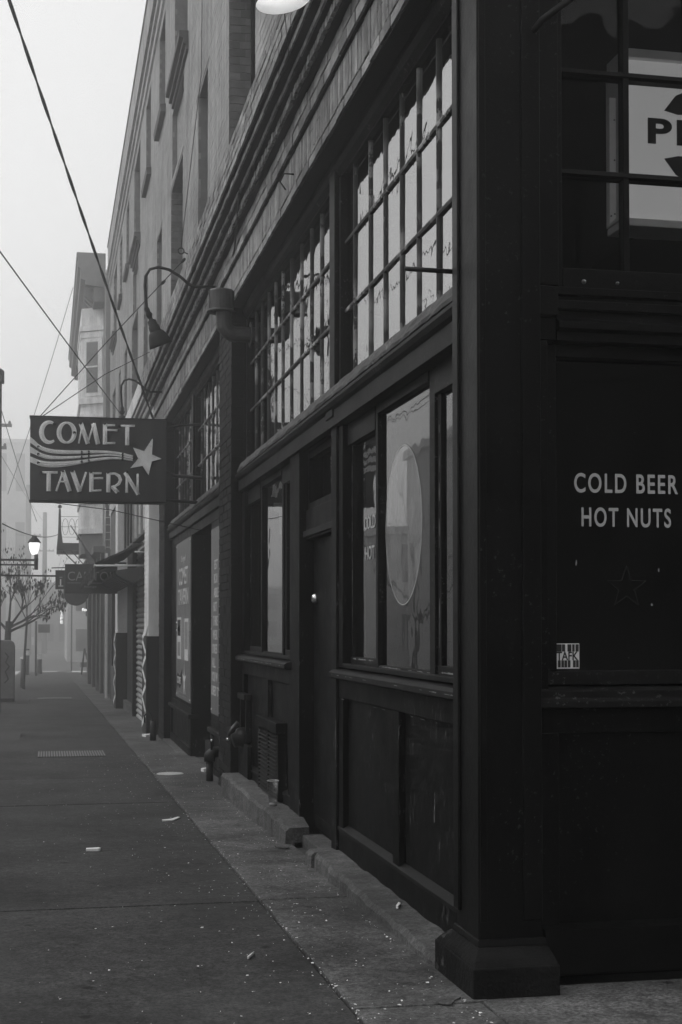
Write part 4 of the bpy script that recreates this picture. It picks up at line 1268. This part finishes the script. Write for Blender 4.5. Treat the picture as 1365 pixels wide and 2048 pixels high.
for k in range(6):
    x0 = 0.74 - k * 0.035
    hung.add([(x0, 24.4, 2.44 - k * 0.045), (x0 + 0.035, 24.42, 2.44 - k * 0.045 + 0.03), (x0 + 0.02, 24.45, 2.20 - k * 0.03), (x0 - 0.01, 24.42, 2.19 - k * 0.035)], [(0, 1, 2, 3)])
hung.build('hanging_cloth', m_flag, aw)

# bar sign seen behind the awning
cs = empty('lounge_sign', (1.5, 30.6, 2.1), 'black projecting sign with faint outlined capitals behind the awning', 'sign')
B('panel', m_mcap, cs, 0.37, 1.47, 30.6, 30.75, 2.085, 2.71, 0.006)
lettering('lettering', 'CAPITOL', m_capt, cs, '-y', (0.43, 30.597, 2.36), 0.19, 0.98, 0.0, thick=0.006)
B('rule', m_capt, cs, 0.42, 1.42, 30.592, 30.599, 2.305, 2.315, 0)
lettering('lettering', 'lounge', m_capt, cs, '-y', (0.78, 30.597, 2.20), 0.06, 0.25, 0.0, thick=0.006)
TU('bracket', m_iron, cs, [(1.45, 30.67, 2.74), (1.66, 30.67, 2.74)], 0.02)
rs = empty('round_sign', (0.66, 34.5, 1.84), 'dark round hanging sign below the black lounge sign', 'sign')
MB().lathe([(0, -0.03), (0.29, -0.03), (0.30, 0), (0.29, 0.03), (0, 0.03)], (0.68, 34.5, 2.18), 32, (0, -1, 0)).build('disc', m_store2, rs)
TU('hanger', m_iron, rs, [(0.68, 34.5, 2.48), (0.68, 34.5, 2.75), (1.62, 34.5, 2.75)], 0.02)
isg = empty('small_sign', (0.3, 32.5, 2.2), 'small black square sign with a pale figure left of the lounge sign', 'sign')
B('panel', m_mcap, isg, 0.185, 0.40, 32.5, 32.58, 2.22, 2.65, 0.005)
B('figure', m_sticker, isg, 0.285, 0.315, 32.494, 32.5, 2.31, 2.45, 0)
B('figure', m_sticker, isg, 0.25, 0.36, 32.494, 32.5, 2.285, 2.305, 0)
B('figure', m_capt, isg, 0.27, 0.34, 32.494, 32.5, 2.48, 2.5, 0)
TU('arm', m_iron, isg, [(0.2, 32.54, 2.52), (-0.95, 30.05, 2.44)], 0.02)
TU('arm', m_iron, isg, [(0.1, 32.54, 2.70), (0.45, 32.54, 2.71)], 0.012)

# flags leaning from the wall
for (x, y, z, dx, dz, lab) in ((1.52, 36.0, 2.45, -0.95, 1.45, 'furled flag on a leaning staff above the awning'),):
    fl = empty('furled_flag', (x, y, z), lab, 'flag')
    TU('staff', m_wood, fl, [(x, y, z), (x + dx, y, z + dz)], 0.014)
    m = MB()
    vs = []
    for i in range(10):
        t = 0.08 + 0.62 * i / 9
        w = 0.13 * math.sin(PI * min(1, (i + 1) / 9.5)) + 0.02
        c = Vector((x + dx * t, y - 0.02, z + dz * t))
        vs += [c, c + Vector((-w * 0.5, 0.04 * math.sin(i), -w * 1.2)), c + Vector((-w * 0.1, -0.05, -w * 1.9))]
    m.add(vs, [(3 * i + k, 3 * i + k + 1, 3 * i + k + 4, 3 * i + k + 3) for i in range(9) for k in (0, 1)])
    m.build('cloth', m_flag, fl)

# ================================================================ THE TIMBER BAY-WINDOW BUILDING BEYOND
bb = empty('bay_window_building', (1.6, 42, g(42)), 'pale timber house with heavy cornice and bay window beyond the brick building', 'building')
MB().box(1.62, 12, 41.0, 54.6, -1.2, 11.6).build('body', m_clapd, bb)
MB().box(1.95, 12, 37.75, 41.0, -1.2, 9.5).build('link_wall', m_store2, bb)
# deep cornice with brackets, stepping out in mouldings
PR('cornice', m_clapd, bb, [(1.64, 11.3), (1.05, 11.38), (1.05, 11.5), (0.92, 11.55), (0.92, 11.85), (0.84, 11.9), (0.84, 12.15), (0.80, 12.2), (0.80, 12.32), (1.64, 12.32)], 'y', 42.0, 58.6)
PR('frieze', m_clapd, bb, [(1.30, 10.9), (1.30, 11.32), (1.64, 11.32), (1.64, 10.9)], 'y', 42.05, 54.6)
for k in range(22):
    y = 42.3 + k * 0.58
    MB().prism([(1.31, 10.98), (1.06, 11.2), (1.06, 11.37), (1.31, 11.34)], 'y', y, y + 0.24).build('bracket', m_clapd, bb)
# angled bay: side facing down the street, then the front
def bay_poly(z0, z1, off=0.0):
    return [(1.66, 42.9 - off), (0.98 - off, 43.35 - off), (0.98 - off, 46.4 + off), (1.66, 47.0 + off)], z0, z1
P0, *_ = bay_poly(0, 0)
bay = MB().prism(P0, 'z', 4.15, 10.95).build('bay', m_clap, bb)
for z0, z1, off in ((10.25, 10.4, 0.06), (8.05, 8.22, 0.07), (10.05, 10.22, 0.03), (6.9, 7.08, 0.05), (4.15, 4.3, 0.06), (5.05, 5.2, 0.05), (7.65, 7.75, 0.04)):
    MB().prism(bay_poly(0, 0, off)[0], 'z', z0, z1).build('bay_moulding', m_clap, bb)
MB().prism([(1.66, 42.9), (1.0, 43.35), (1.0, 46.4), (1.66, 47)], 'z', 3.55, 4.15).build('bay_foot', m_clapd, bb)
d = Vector((1.66 - 0.98, 42.9 - 43.35, 0)).normalized()
nrm = Vector((d.y, -d.x, 0))
if nrm.y > 0:
    nrm = -nrm
def on_bay(t, z, o):
    p = Vector((0.98, 43.35, z)) + d * t + nrm * o
    return p
def bay_rect(name, mt, parent, t0, t1, z0, z1, o0, o1):
    vs = [on_bay(t0, z0, o1), on_bay(t1, z0, o1), on_bay(t1, z0, o0), on_bay(t0, z0, o0), on_bay(t0, z1, o1), on_bay(t1, z1, o1), on_bay(t1, z1, o0), on_bay(t0, z1, o0)]
    return MB().add(vs, BOXF).build(name, mt, parent)
for (za, zb) in ((8.28, 10.0), (5.3, 6.85)):
    w = bay_rect('bay_window', m_clap, bb, 0.10, 0.74, za, zb, 0.0, 0.035)
    bay_rect('pane', g_clear, w, 0.20, 0.60, za + 0.1, zb - 0.08, 0.036, 0.042)
    bay_rect('blind', m_store2, w, 0.21, 0.59, za + 0.12, zb - 0.1, 0.0351, 0.0358)
    bay_rect('meeting_rail', m_clap, w, 0.20, 0.60, (za + zb) / 2, (za + zb) / 2 + 0.05, 0.043, 0.06)
for k in range(9):
    bay_rect('siding_board', m_clap, bay, 0.06 + k * 0.08, 0.06 + k * 0.08 + 0.07, 7.12, 7.62, 0.0, 0.012)
    bay_rect('siding_board', m_clap, bay, 0.06 + k * 0.08, 0.06 + k * 0.08 + 0.07, 4.32, 5.02, 0.0, 0.012)
    bay_rect('siding_board', m_clap, bay, 0.06 + k * 0.08, 0.06 + k * 0.08 + 0.07, 9.2 + 1.25, 10.9, 0.0, 0.01)
for (ya, yb) in ((43.6, 44.7), (45.0, 46.1)):
    for (za, zb) in ((8.28, 10.0), (5.3, 6.85)):
        w = B('bay_window', m_clap, bb, 0.95, 0.98, ya, yb, za, zb, 0)
        B('pane', g_clear, w, 0.94, 0.949, ya + 0.1, yb - 0.1, za + 0.1, zb - 0.1, 0)
# ground floor of that building
for (a, b, x, mt) in ((41.6, 42.4, 1.52, m_store2), (42.4, 44.4, 1.62, m_store), (44.4, 45.0, 1.50, m_store2), (45.0, 48.5, 1.62, m_store), (48.5, 49.2, 1.50, m_store2), (49.2, 53.0, 1.61, m_store), (53.0, 54.3, 1.48, m_store2)):
    B('shop_pier' if mt is m_store2 else 'shop_bay', mt, bb, x, 1.9, a, b, -1.2, 3.5, 0.01)
B('shop_cornice', m_clapd, bb, 1.30, 1.9, 41.4, 54.4, 3.5, 3.7, 0.02)

# fire-escape balcony with ball-topped newel
fe = empty('fire_escape', (1.5, 50, 3.9), 'iron fire escape balcony with ball-topped post on the bay-window house', 'balcony')
B('platform', m_iron, fe, 0.33, 1.5, 49.0, 52.0, 3.95, 4.2, 0.01)
MB().prism([(0.32, 3.95), (0.36, 4.6), (0.38, 5.35), (0.45, 5.35), (0.47, 4.6), (0.52, 4.2), (0.52, 3.95)], 'y', 49.0, 49.1).build('newel', m_iron, fe)
MB().lathe([(0, -0.07), (0.05, -0.05), (0.07, 0), (0.05, 0.05), (0, 0.07)], (0.415, 49.05, 5.43), 12).build('ball', m_iron, fe, smooth=True)
for z in (4.4, 4.75, 5.1):
    TU('rail', m_iron, fe, [(0.42, 49.05, z), (1.5, 49.05, z)], 0.008, 6)
for k in range(4):
    x = 0.6 + k * 0.22
    TU('scroll', m_iron, fe, [(x + 0.1 * math.cos(R(t)), 49.05, 4.75 + 0.28 * math.sin(R(t))) for t in range(0, 361, 30)], 0.007, 5)
TU('brace', m_iron, fe, [(0.5, 49.1, 3.95), (1.55, 49.1, 2.9)], 0.025, 6)
TU('brace', m_iron, fe, [(0.8, 49.1, 3.95), (1.55, 49.1, 3.1)], 0.02, 6)
ld = empty('white_ladder', (1.56, 33.0, 3.0), 'small white rack of rungs fixed high on the wall over the awning', 'ladder')
TU('rail', m_white, ld, [(1.30, 32.9, 3.15), (1.30, 32.9, 4.10)], 0.012, 6)
TU('rail', m_white, ld, [(1.42, 32.9, 3.15), (1.42, 32.9, 4.10)], 0.012, 6)
for k in range(6):
    TU('rung', m_white, ld, [(1.30, 32.9, 3.2 + k * 0.17), (1.42, 32.9, 3.2 + k * 0.17)], 0.01, 6)

# ================================================================ STREET FURNITURE ON THE LEFT
def pole(name, x, y, h, r, label, arms=()):
    z0 = g(y)
    e = empty(name, (x, y, z0), label, 'pole', 'utility poles')
    TU('shaft', m_wood, e, [(x, y, z0 - 0.2), (x, y, z0 + h * 0.6), (x, y, z0 + h)], [r, r * 0.85, r * 0.7], 12)
    for (z, w) in arms:
        B('crossarm', m_wood, e, x - w, x + w, y - 0.06, y + 0.06, z0 + z - 0.06, z0 + z + 0.06, 0.01)
        for s in (-0.9, -0.5, 0.5, 0.9):
            MB().lathe([(0, 0), (0.05, 0), (0.06, 0.06), (0.03, 0.12), (0, 0.13)], (x + s * w, y, z0 + z + 0.06), 8).build('insulator', m_galv, e)
    return e
lp = empty('street_lamp', (-0.95, 30, g(30)), 'street lamp pole with a glowing lantern hung on a double arm', 'street lamp')
TU('pole', m_iron, lp, [(-1.0, 30, g(30)), (-1.0, 30, 6.55)], [0.085, 0.07], 14)
MB().lathe([(0, 0), (0.12, 0), (0.12, 0.25), (0.06, 0.3), (0, 0.3)], (-1.0, 30, 6.4), 14).build('pole_cap', m_iron, lp)
TU('arm', m_iron, lp, [(-1.0, 30, 2.76), (-0.22, 30, 2.76)], 0.022, 8)
TU('arm', m_iron, lp, [(-1.0, 30, 2.66), (-0.22, 30, 2.66)], 0.018, 8)
TU('hanger', m_iron, lp, [(-0.22, 30, 2.56), (-0.22, 30, 2.88)], 0.04, 8)
MB().lathe([(0.05, 2.88), (0.075, 2.92), (0.10, 3.0), (0.11, 3.10), (0.10, 3.12)], (-0.26, 30, 0), 16).build('globe', m_lantern, lp, smooth=True)
MB().lathe([(0.14, 3.115), (0.13, 3.13), (0.10, 3.18), (0.06, 3.22), (0.05, 3.26), (0, 3.27)], (-0.26, 30, 0), 16).build('hood', m_iron, lp, smooth=True)

def branchy(trunk, twig, leaves, p, d, r, L, depth, spread, droop=0.0, leafy=0.0, rnd=random):
    n = 4
    pts = [Vector(p)]
    dd = Vector(d).normalized()
    for i in range(n):
        dd = (dd + Vector((rnd.uniform(-1, 1), rnd.uniform(-1, 1), rnd.uniform(-0.6, 0.8))) * 0.13 + Vector((0, 0, -droop * 0.1))).normalized()
        pts.append(pts[-1] + dd * L / n)
    rs = [r * (1 - 0.45 * i / n) for i in range(n + 1)]
    (trunk if r > 0.02 else twig).tube(pts, rs, 6 if r > 0.02 else 4, caps=False)
    if depth == 0:
        if leafy:
            for q in pts[1:]:
                for _ in range(3):
                    if rnd.random() < leafy:
                        c = q + Vector((rnd.uniform(-.06, .06), rnd.uniform(-.06, .06), rnd.uniform(-.06, 0)))
                        s = rnd.uniform(0.04, 0.075)
                        a = rnd.uniform(0, PI)
                        u = Vector((math.cos(a), math.sin(a), 0)) * s * 0.5
                        leaves.add([c, c + u * 0.8 + Vector((0, 0, -s * 0.7)), c + Vector((0, 0, -s * 1.7)) + u * 0.3, c - u * 0.8 + Vector((0, 0, -s * 0.8))], [(0, 1, 2, 3)])
        return
    for k in range(rnd.choice((2, 3, 3))):
        i = rnd.randint(2, n)
        nd = (dd + Vector((rnd.uniform(-1, 1), rnd.uniform(-1, 1), rnd.uniform(-0.3, 0.9))) * spread).normalized()
        branchy(trunk, twig, leaves, pts[i], nd, rs[i] * 0.68, L * rnd.uniform(0.6, 0.85), depth - 1, spread, droop, leafy, rnd)

def tree(name, x, y, h, r, depth, label, seed, lean=(0, 0), leafy=0.0, spread=0.75, first=0.4, limbs=None, group=None, limb=0.3):
    rnd = random.Random(seed)
    z0 = g(y)
    e = empty(name, (x, y, z0), label, 'tree', group)
    T_, W_, L_ = MB(), MB(), MB()
    top = Vector((x + lean[0], y + lean[1], z0 + h * first))
    T_.tube([(x, y, z0 - 0.1), (x + lean[0] * 0.3, y + lean[1] * 0.3, z0 + h * first * 0.5), top], [r, r * 0.85, r * 0.72], 10)
    for dv in (limbs or [(rnd.uniform(-1, 1), rnd.uniform(-1, 1), 1.2) for _ in range(4)]):
        branchy(T_, W_, L_, top - Vector((0, 0, rnd.uniform(0, 0.15) * h * first)), dv, r * 0.36, h * limb, depth, spread, 0.2, leafy, rnd)
    T_.build('trunk', m_bark, e)
    W_.build('twigs', m_bark, e, kind='stuff')
    if L_.v:
        L_.build('crown', m_leaf, e, kind='stuff')
    return e
tree('street_tree', -0.98, 36, 4.2, 0.105, 4, 'small street tree with a few dry leaves beside the left edge', 5, (0.06, 0), 0.22, 0.7, 0.47, [(1.0, -0.3, 0.6), (0.7, 0.2, 1.1), (0.1, 0, 1.4), (-0.8, 0.1, 1.0), (0.8, 0.3, 0.35)], limb=0.17)
tree('street_tree', -0.72, 47, 4.5, 0.05, 3, 'thin bare sapling on the pavement beyond the leafy street tree', 11, (0.1, 0), 0.15, 0.5, 0.5)
pit = MB().box(-1.36, -0.37, 20.1, 22.1, g(21) - 0.08, g(21) + 0.004).build('tree_pit', m_joint)
tag(pit, 'dark square tree pit of earth at the left edge of the pavement', 'tree pit')
pit = MB().box(-1.36, -0.40, 34.6, 36.8, g(35.7) - 0.08, g(35.7) + 0.022).build('tree_pit', m_joint)
tag(pit, 'dark tree pit under the small leafy street tree', 'tree pit')

pc = empty('utility_cabinet', (-0.9, 35.2, g(35.2)), 'tall narrow grey utility cabinet with graffiti behind the street tree', 'cabinet')
MB().prism([(-1.14, g(35.2)), (-0.75, g(35.2)), (-0.75, 0.9), (-0.78, 1.0), (-0.85, 1.05), (-1.14, 1.06)], 'y', 35.2, 35.6).build('body', m_cabinet, pc, 0.02)
B('plinth', m_store, pc, -1.16, -0.76, 35.18, 35.62, g(35.2) - 0.1, g(35.2) + 0.1, 0.01)
TU('graffiti', m_postdk, pc, [(-0.98, 35.195, 0.75), (-0.90, 35.195, 0.66), (-0.97, 35.195, 0.52), (-0.88, 35.195, 0.42), (-0.97, 35.195, 0.30), (-0.90, 35.195, 0.12), (-0.99, 35.195, 0.02)], 0.014, 5)
mp = empty('marker_post', (-0.8, 48.9, g(48.9)), 'short grey post at the kerb beyond the street tree', 'post')
TU('post', m_cabinet, mp, [(-0.8, 48.9, g(48.9)), (-0.8, 48.9, g(48.9) + 0.95)], 0.055, 10)
MB().lathe([(0, 0.95), (0.07, 0.95), (0.07, 1.0), (0, 1.04)], (-0.8, 48.9, g(48.9)), 10).build('cap', m_white, mp)

# ================================================================ FAR STREET IN THE FOG
pole('utility_pole', -1.9, 150, 17.4, 0.36, 'thick pale utility pole furthest up the street in the fog', ((12.2, 1.3), (11.0, 1.0)))
pole('utility_pole', -0.25, 158, 15.2, 0.3, 'pale utility pole in the fog just right of the thick far pole', ((11.0, 1.0),))
pole('utility_pole', -2.3, 58, 10.8, 0.14, 'nearer utility pole with crossarm at the left edge above the tree', ((10.2, 0.9), (9.3, 0.7)))
def far_building(x0, x1, y0, y1, h, label, mt=m_gold, nw=5, nf=3):
    z0 = g(y0) - 0.3
    e = empty('far_building', ((x0 + x1) / 2, y0, z0), label, 'building', 'buildings in the fog')
    MB().box(x0, x1, y0, y1, z0, z0 + h).build('wall', mt, e)
    B('cornice', mt, e, x0 - 0.4, x1 + 0.4, y0 - 0.4, y1, z0 + h, z0 + h + 0.5, 0)
    for i in range(nw):
        for j in range(nf):
            w = (x1 - x0) / nw
            a = x0 + i * w + w * 0.25
            b = a + w * 0.5
            fh = h / nf
            B('window', m_store, e, a, b, y0 - 0.06, y0 + 0.02, z0 + j * fh + fh * 0.3, z0 + j * fh + fh * 0.85, 0)
    return e
far_building(-14, -2.3, 190, 204, 27.0, 'tall flat-roofed building dimly seen in the fog behind the sign')
far_building(1.7, 16, 122, 140, 6.8, 'low building closing the street in the fog beyond the crosswalk', m_gold, 5, 2)
far_building(-1.5, 2.5, 180, 190, 8.0, 'faint building at the end of the foggy street', m_clapd, 3, 2)
far_building(3.0, 20, 66, 80, 9.5, 'building on the far corner hidden mostly by the bay-window house', m_gold, 5, 3)
far_building(-40, -17, -24, 15, 5.0, 'unseen low building added across the street to hold back some skylight', m_gold, 6, 3)  # out of view; added to dim the tavern front, height set by skylight
far_building(-40, -17, 20, 52, 10.5, 'building across the street seen as a reflection in the windows', m_gold, 6, 3)
far_building(-44, -18, 56, 84, 12.5, 'taller building further along across the street', m_gold, 6, 3)
far_building(-46, -18, 90, 108, 9.0, 'low building across the street by the far poles', m_gold, 6, 2)
far_building(-50, 60, 230, 250, 9.0, 'long faint row of buildings closing the foggy distance', m_gold, 22, 2)
cafe = empty('cafe_sign', (1.0, 96, 1.0), 'small glowing vertical sign hanging far up the foggy street', 'sign')
TU('mast', m_iron, cafe, [(1.62, 96.2, g(96) - 0.2), (1.62, 96.2, 3.4), (0.95, 96.2, 3.4)], 0.05, 8)
for k, ch in enumerate('CAFE'):
    lettering('letter', ch, m_neon, cafe, '-y', (0.88, 96, 2.25 - 0.24 * k), 0.19, 0.17, 0.02, thick=0.02)
fs = empty('shop_sign', (2.6, 64, 1.6), 'small glowing shop lettering at the foggy corner under the round sign', 'sign')
B('panel', m_store, fs, 1.66, 2.7, 63.0, 63.08, 1.8, 3.0, 0)
lettering('letter', 'U', m_neon, fs, '-y', (1.68, 62.99, 2.50), 0.22, 0.2, 0.03)
lettering('lettering', 'food m', m_neon, fs, '-y', (1.50, 62.99, 2.02), 0.14, 0.75, 0.02)
B('post', m_iron, fs, 2.2, 2.3, 63.02, 63.1, g(63), 1.8, 0)
sgn = empty('street_sign', (-0.2, 70, g(70)), 'small board sign on a thin post in the fog over the crosswalk', 'sign')
TU('post', m_iron, sgn, [(-0.5, 70, g(70)), (-0.5, 70, 1.6)], 0.05, 8)
B('board', m_store2, sgn, -0.4, 0.15, 70, 70.04, 1.05, 1.45, 0.01)
for (x, y, h, lab) in ((-0.95, 72, 1.3, 'pale-topped marker post by the foggy crosswalk'), (-0.35, 76, 1.0, 'dark low marker beside the foggy crosswalk')):
    e = empty('barrier_post', (x, y, g(y)), lab, 'post', 'posts by the crosswalk')
    TU('post', m_store, e, [(x, y, g(y)), (x, y, g(y) + h)], 0.13, 10)
    MB().lathe([(0.132, 0), (0.132, 0.25)], (x, y, g(y) + h * 0.75), 10).build('band', m_white, e)
bc = empty('barricade', (2.2, 74, g(74)), 'dark folding barricade at the foggy corner', 'barricade')
for x in (1.9, 2.5):
    TU('leg', m_store, bc, [(x - 0.15, 73.8, g(74)), (x, 74, g(74) + 1.3)], 0.05, 6)
    TU('leg', m_store, bc, [(x + 0.35, 74.2, g(74)), (x, 74, g(74) + 1.3)], 0.05, 6)
B('board', m_store2, bc, 1.7, 2.9, 73.9, 73.95, g(74) + 0.35, g(74) + 0.6, 0.01)

# trees and trolley wires across the street: what the shop windows mirror
tree('bare_tree', -9.0, 36, 6.0, 0.07, 4, 'bare tree across the street mirrored in the middle shop window', 21, (0.2, 0), 0, 0.8, 0.32, group='bare trees across the street')
tree('bare_tree', -6.4, 38, 7.0, 0.075, 4, 'second bare tree further up across the street', 22, (-0.2, 0), 0, 0.8, 0.32, group='bare trees across the street')
tree('bare_tree', 10.2, -8.5, 9.5, 0.14, 4, 'bare tree behind the camera mirrored in the corner clerestory', 23, (0.2, 0), 0, 0.8, 0.35, group='bare trees across the street')
pole('utility_pole', -6.9, 31, 5.6, 0.13, 'stout pole across the street mirrored in the middle shop window')
far_building(3, 36, -24, -12, 10.9, 'building across the side street mirrored in the corner window', m_clapd, 8, 3)
for k, (x, z) in enumerate(((-2.6, 6.2), (-3.3, 6.2), (-4.2, 6.6), (-3.0, 7.6))):
    m = MB()
    for i in range(7):
        y0, y1 = -10 + i * 22, 12 + i * 22
        m.tube([p + Vector((0, 0, g(p.y))) for p in sag((x, y0, z), (x, y1, z), 0.35, 8)], 0.011, 5, caps=False)
    o = m.build('trolley_wire', m_wire)
    tag(o, ('lowest trolley wire running along the street nearest the kerb', 'second trolley wire running along the street', 'third wire along the street furthest from the kerb', 'highest wire along the street')[k], 'wire', 'wires along the street')
for k, (a, b, lab) in enumerate((((-1.9, 40, 9.6), (-0.5, 70, 6.4), 'thin foggy wire slanting down from the left edge behind the sign'),
                                 ((1.0, 60, 15.5), (-1.6, 60, 6.8), 'faint guy wire slanting from the cornice down to the left edge'),
                                 ((-2.3, 58, 9.0), (-0.25, 158, 12.5), 'wire between the two poles in the fog'),
                                 ((-1.0, 30, 5.9), (-2.3, 58, 5.0), 'sagging wire from the lamp pole to the next pole'),
                                 ((-0.9, 30, 3.5), (0.5, 60, 5.2), 'wire rising from the lamp pole behind the lantern'))):
    o = TU('far_wire', m_wire, None, sag(a, b, 0.2), 0.014, 5)
    tag(o, lab, 'wire', 'thin wires in the fog')

# ================================================================ PAVEMENT DETAILS AND LITTER
def grating(x0, x1, y0, y1, label, n):
    zc = lambda y: g(y) + 0.004
    e = empty('pavement_grating', ((x0 + x1) / 2, y0, zc(y0)), label, 'grating', 'gratings in the pavement')
    MB().add([(x0, y0, zc(y0) - 0.001), (x1, y0, zc(y0) - 0.001), (x1, y1, zc(y1) - 0.001), (x0, y1, zc(y1) - 0.001)], [(0, 1, 2, 3)]).build('bed', m_joint, e)
    for k in range(n):
        a = x0 + (x1 - x0) * (k + 0.15) / n
        b = x0 + (x1 - x0) * (k + 0.72) / n
        MB().add([(a, y0, zc(y0) - 0.004), (b, y0, zc(y0) - 0.004), (b, y1, zc(y1) - 0.004), (a, y1, zc(y1) - 0.004), (a, y0, zc(y0) + 0.006), (b, y0, zc(y0) + 0.006), (b, y1, zc(y1) + 0.006), (a, y1, zc(y1) + 0.006)], BOXF).build('bar', m_grate, e)
    return e
grating(-0.10, 0.71, 17.3, 18.2, 'ribbed iron grating set in the pavement nearer the camera', 26)
grating(-0.22, 0.66, 37.6, 38.3, 'pale iron grating further up the pavement', 14)
cv = MB().lathe([(0, 0.007), (0.13, 0.007), (0.138, 0.003), (0.14, -0.01)], (1.25, 14.72, g(14.72)), 32).build('utility_cover', m_disc)
tag(cv, 'round pale steel utility cover in the pavement strip by the doorway', 'cover')

def litter(name, pts, y, z, label, cat, mt=m_paper, th=0.006):
    m = MB()
    n = len(pts)
    m.add([(a, b, g(b) + z + th + random.uniform(0, 0.006)) for a, b in pts] + [(a, b, g(b) + z) for a, b in pts], [tuple(range(n)), tuple(range(n, 2 * n))[::-1]] + [(i, i + n, (i + 1) % n + n, (i + 1) % n) for i in range(n)])
    return tag(m.build(name, mt), label, cat, 'litter on the pavement')
litter('white_stick', [(0.252, 9.22), (0.335, 9.21), (0.345, 9.24), (0.335, 9.27), (0.255, 9.27)], 9.2, 0.002, 'flat white stick lying alone in the middle of the pavement', 'litter', m_sticker, 0.012)
litter('paper_curl', [(0.85, 10.66), (0.93, 10.68), (1.0, 10.86), (0.985, 10.88), (0.92, 10.74), (0.85, 10.70)], 10.7, 0.002, 'thin curled strip of paper beside the long pavement joint', 'litter')
litter('crumpled_paper', [(1.55, 14.3), (1.61, 14.32), (1.60, 14.40), (1.56, 14.42), (1.53, 14.36)], 14.3, 0.05, 'crumpled white paper by the foot of the standpipe', 'litter', m_sticker, 0.03)
litter('white_wrapper', [(1.42, 20.9), (1.55, 21.0), (1.52, 21.2), (1.38, 21.1)], 21, 0.0, 'white wrapper at the foot of the white pillar', 'litter', m_sticker, 0.03)
litter('flattened_wrapper', [(1.46, 9.05), (1.52, 9.02), (1.54, 9.10), (1.49, 9.15), (1.45, 9.12)], 9.1, 0.002, 'flattened pale wrapper by the door threshold', 'litter', m_curb, 0.008)
litter('wood_splinter', [(0.82, 5.88), (0.827, 5.878), (0.862, 5.97), (0.855, 5.972)], 6, 0.003, 'pale splinter beside the joint in the near pavement', 'litter')
litter('cigarette_end', [(1.62, 6.55), (1.628, 6.54), (1.66, 6.62), (1.652, 6.63)], 6.5, 0.06, 'cigarette end on the base kerb under the panels', 'litter', m_sticker, 0.01)
sm_ = [(1.40, 4.98), (1.43, 4.96), (1.46, 5.02), (1.50, 5.06), (1.50, 5.12), (1.46, 5.12), (1.44, 5.06), (1.39, 5.02)]
litter('mortar_smear', sm_, 5, 0.0025, 'pale smear on the pavement in front of the pillar base', 'stain', m_curb, 0.001)
sp = MB()
for i in range(1300):
    y = 4.6 + 13 * random.random() ** 1.25
    x = 1.07 + random.gauss(0.12, 0.42)
    if i % 5 == 0:
        x = 1.075 + random.gauss(0, 0.012)
    if i % 7 == 0:
        x = 1.505 - abs(random.gauss(0, 0.02))
    if x > 1.5 or x < -0.35:
        x = random.uniform(-0.3, 1.48)
    if y < 5 and x > 1.5:
        continue
    s = random.choice((0.0022, 0.003, 0.003, 0.004, 0.005, 0.008)) * (0.7 + random.random() * 0.6)
    a = random.uniform(0, PI)
    pts = []
    for k in range(5):
        w = 2 * PI * k / 5
        r = random.uniform(0.6, 1.2)
        u, v = s * r * math.cos(w), s * 0.6 * r * math.sin(w)
        pts.append((x + u * math.cos(a) - v * math.sin(a), y + u * math.sin(a) + v * math.cos(a), g(y) + 0.004 + random.uniform(0, 0.004)))
    sp.add(pts, [tuple(range(5))])
o = sp.build('litter_flecks', m_paper)
tag(o, 'scattered pale flecks of paper and petals on the pavement', 'litter', kind='stuff')

# ================================================================ FOG
hz = MB().box(-115, 115, -60, 315, -4.5, 29.0).build('haze', m_dark)
hz.data.materials.clear()
hm = bpy.data.materials.new('fog')
hm.use_nodes = True
t = hm.node_tree
t.nodes.clear()
vo = nn(t, 'ShaderNodeVolumePrincipled')
vo.inputs['Color'].default_value = (0.995, 0.995, 0.995, 1)
vo.inputs['Density'].default_value = 0.0072
vo.inputs['Anisotropy'].default_value = 0.85
mo_ = nn(t, 'ShaderNodeOutputMaterial')
t.links.new(vo.outputs[0], mo_.inputs['Volume'])
hz.data.materials.append(hm)
tag(hz, 'pale morning fog filling the street', 'fog', kind='stuff')
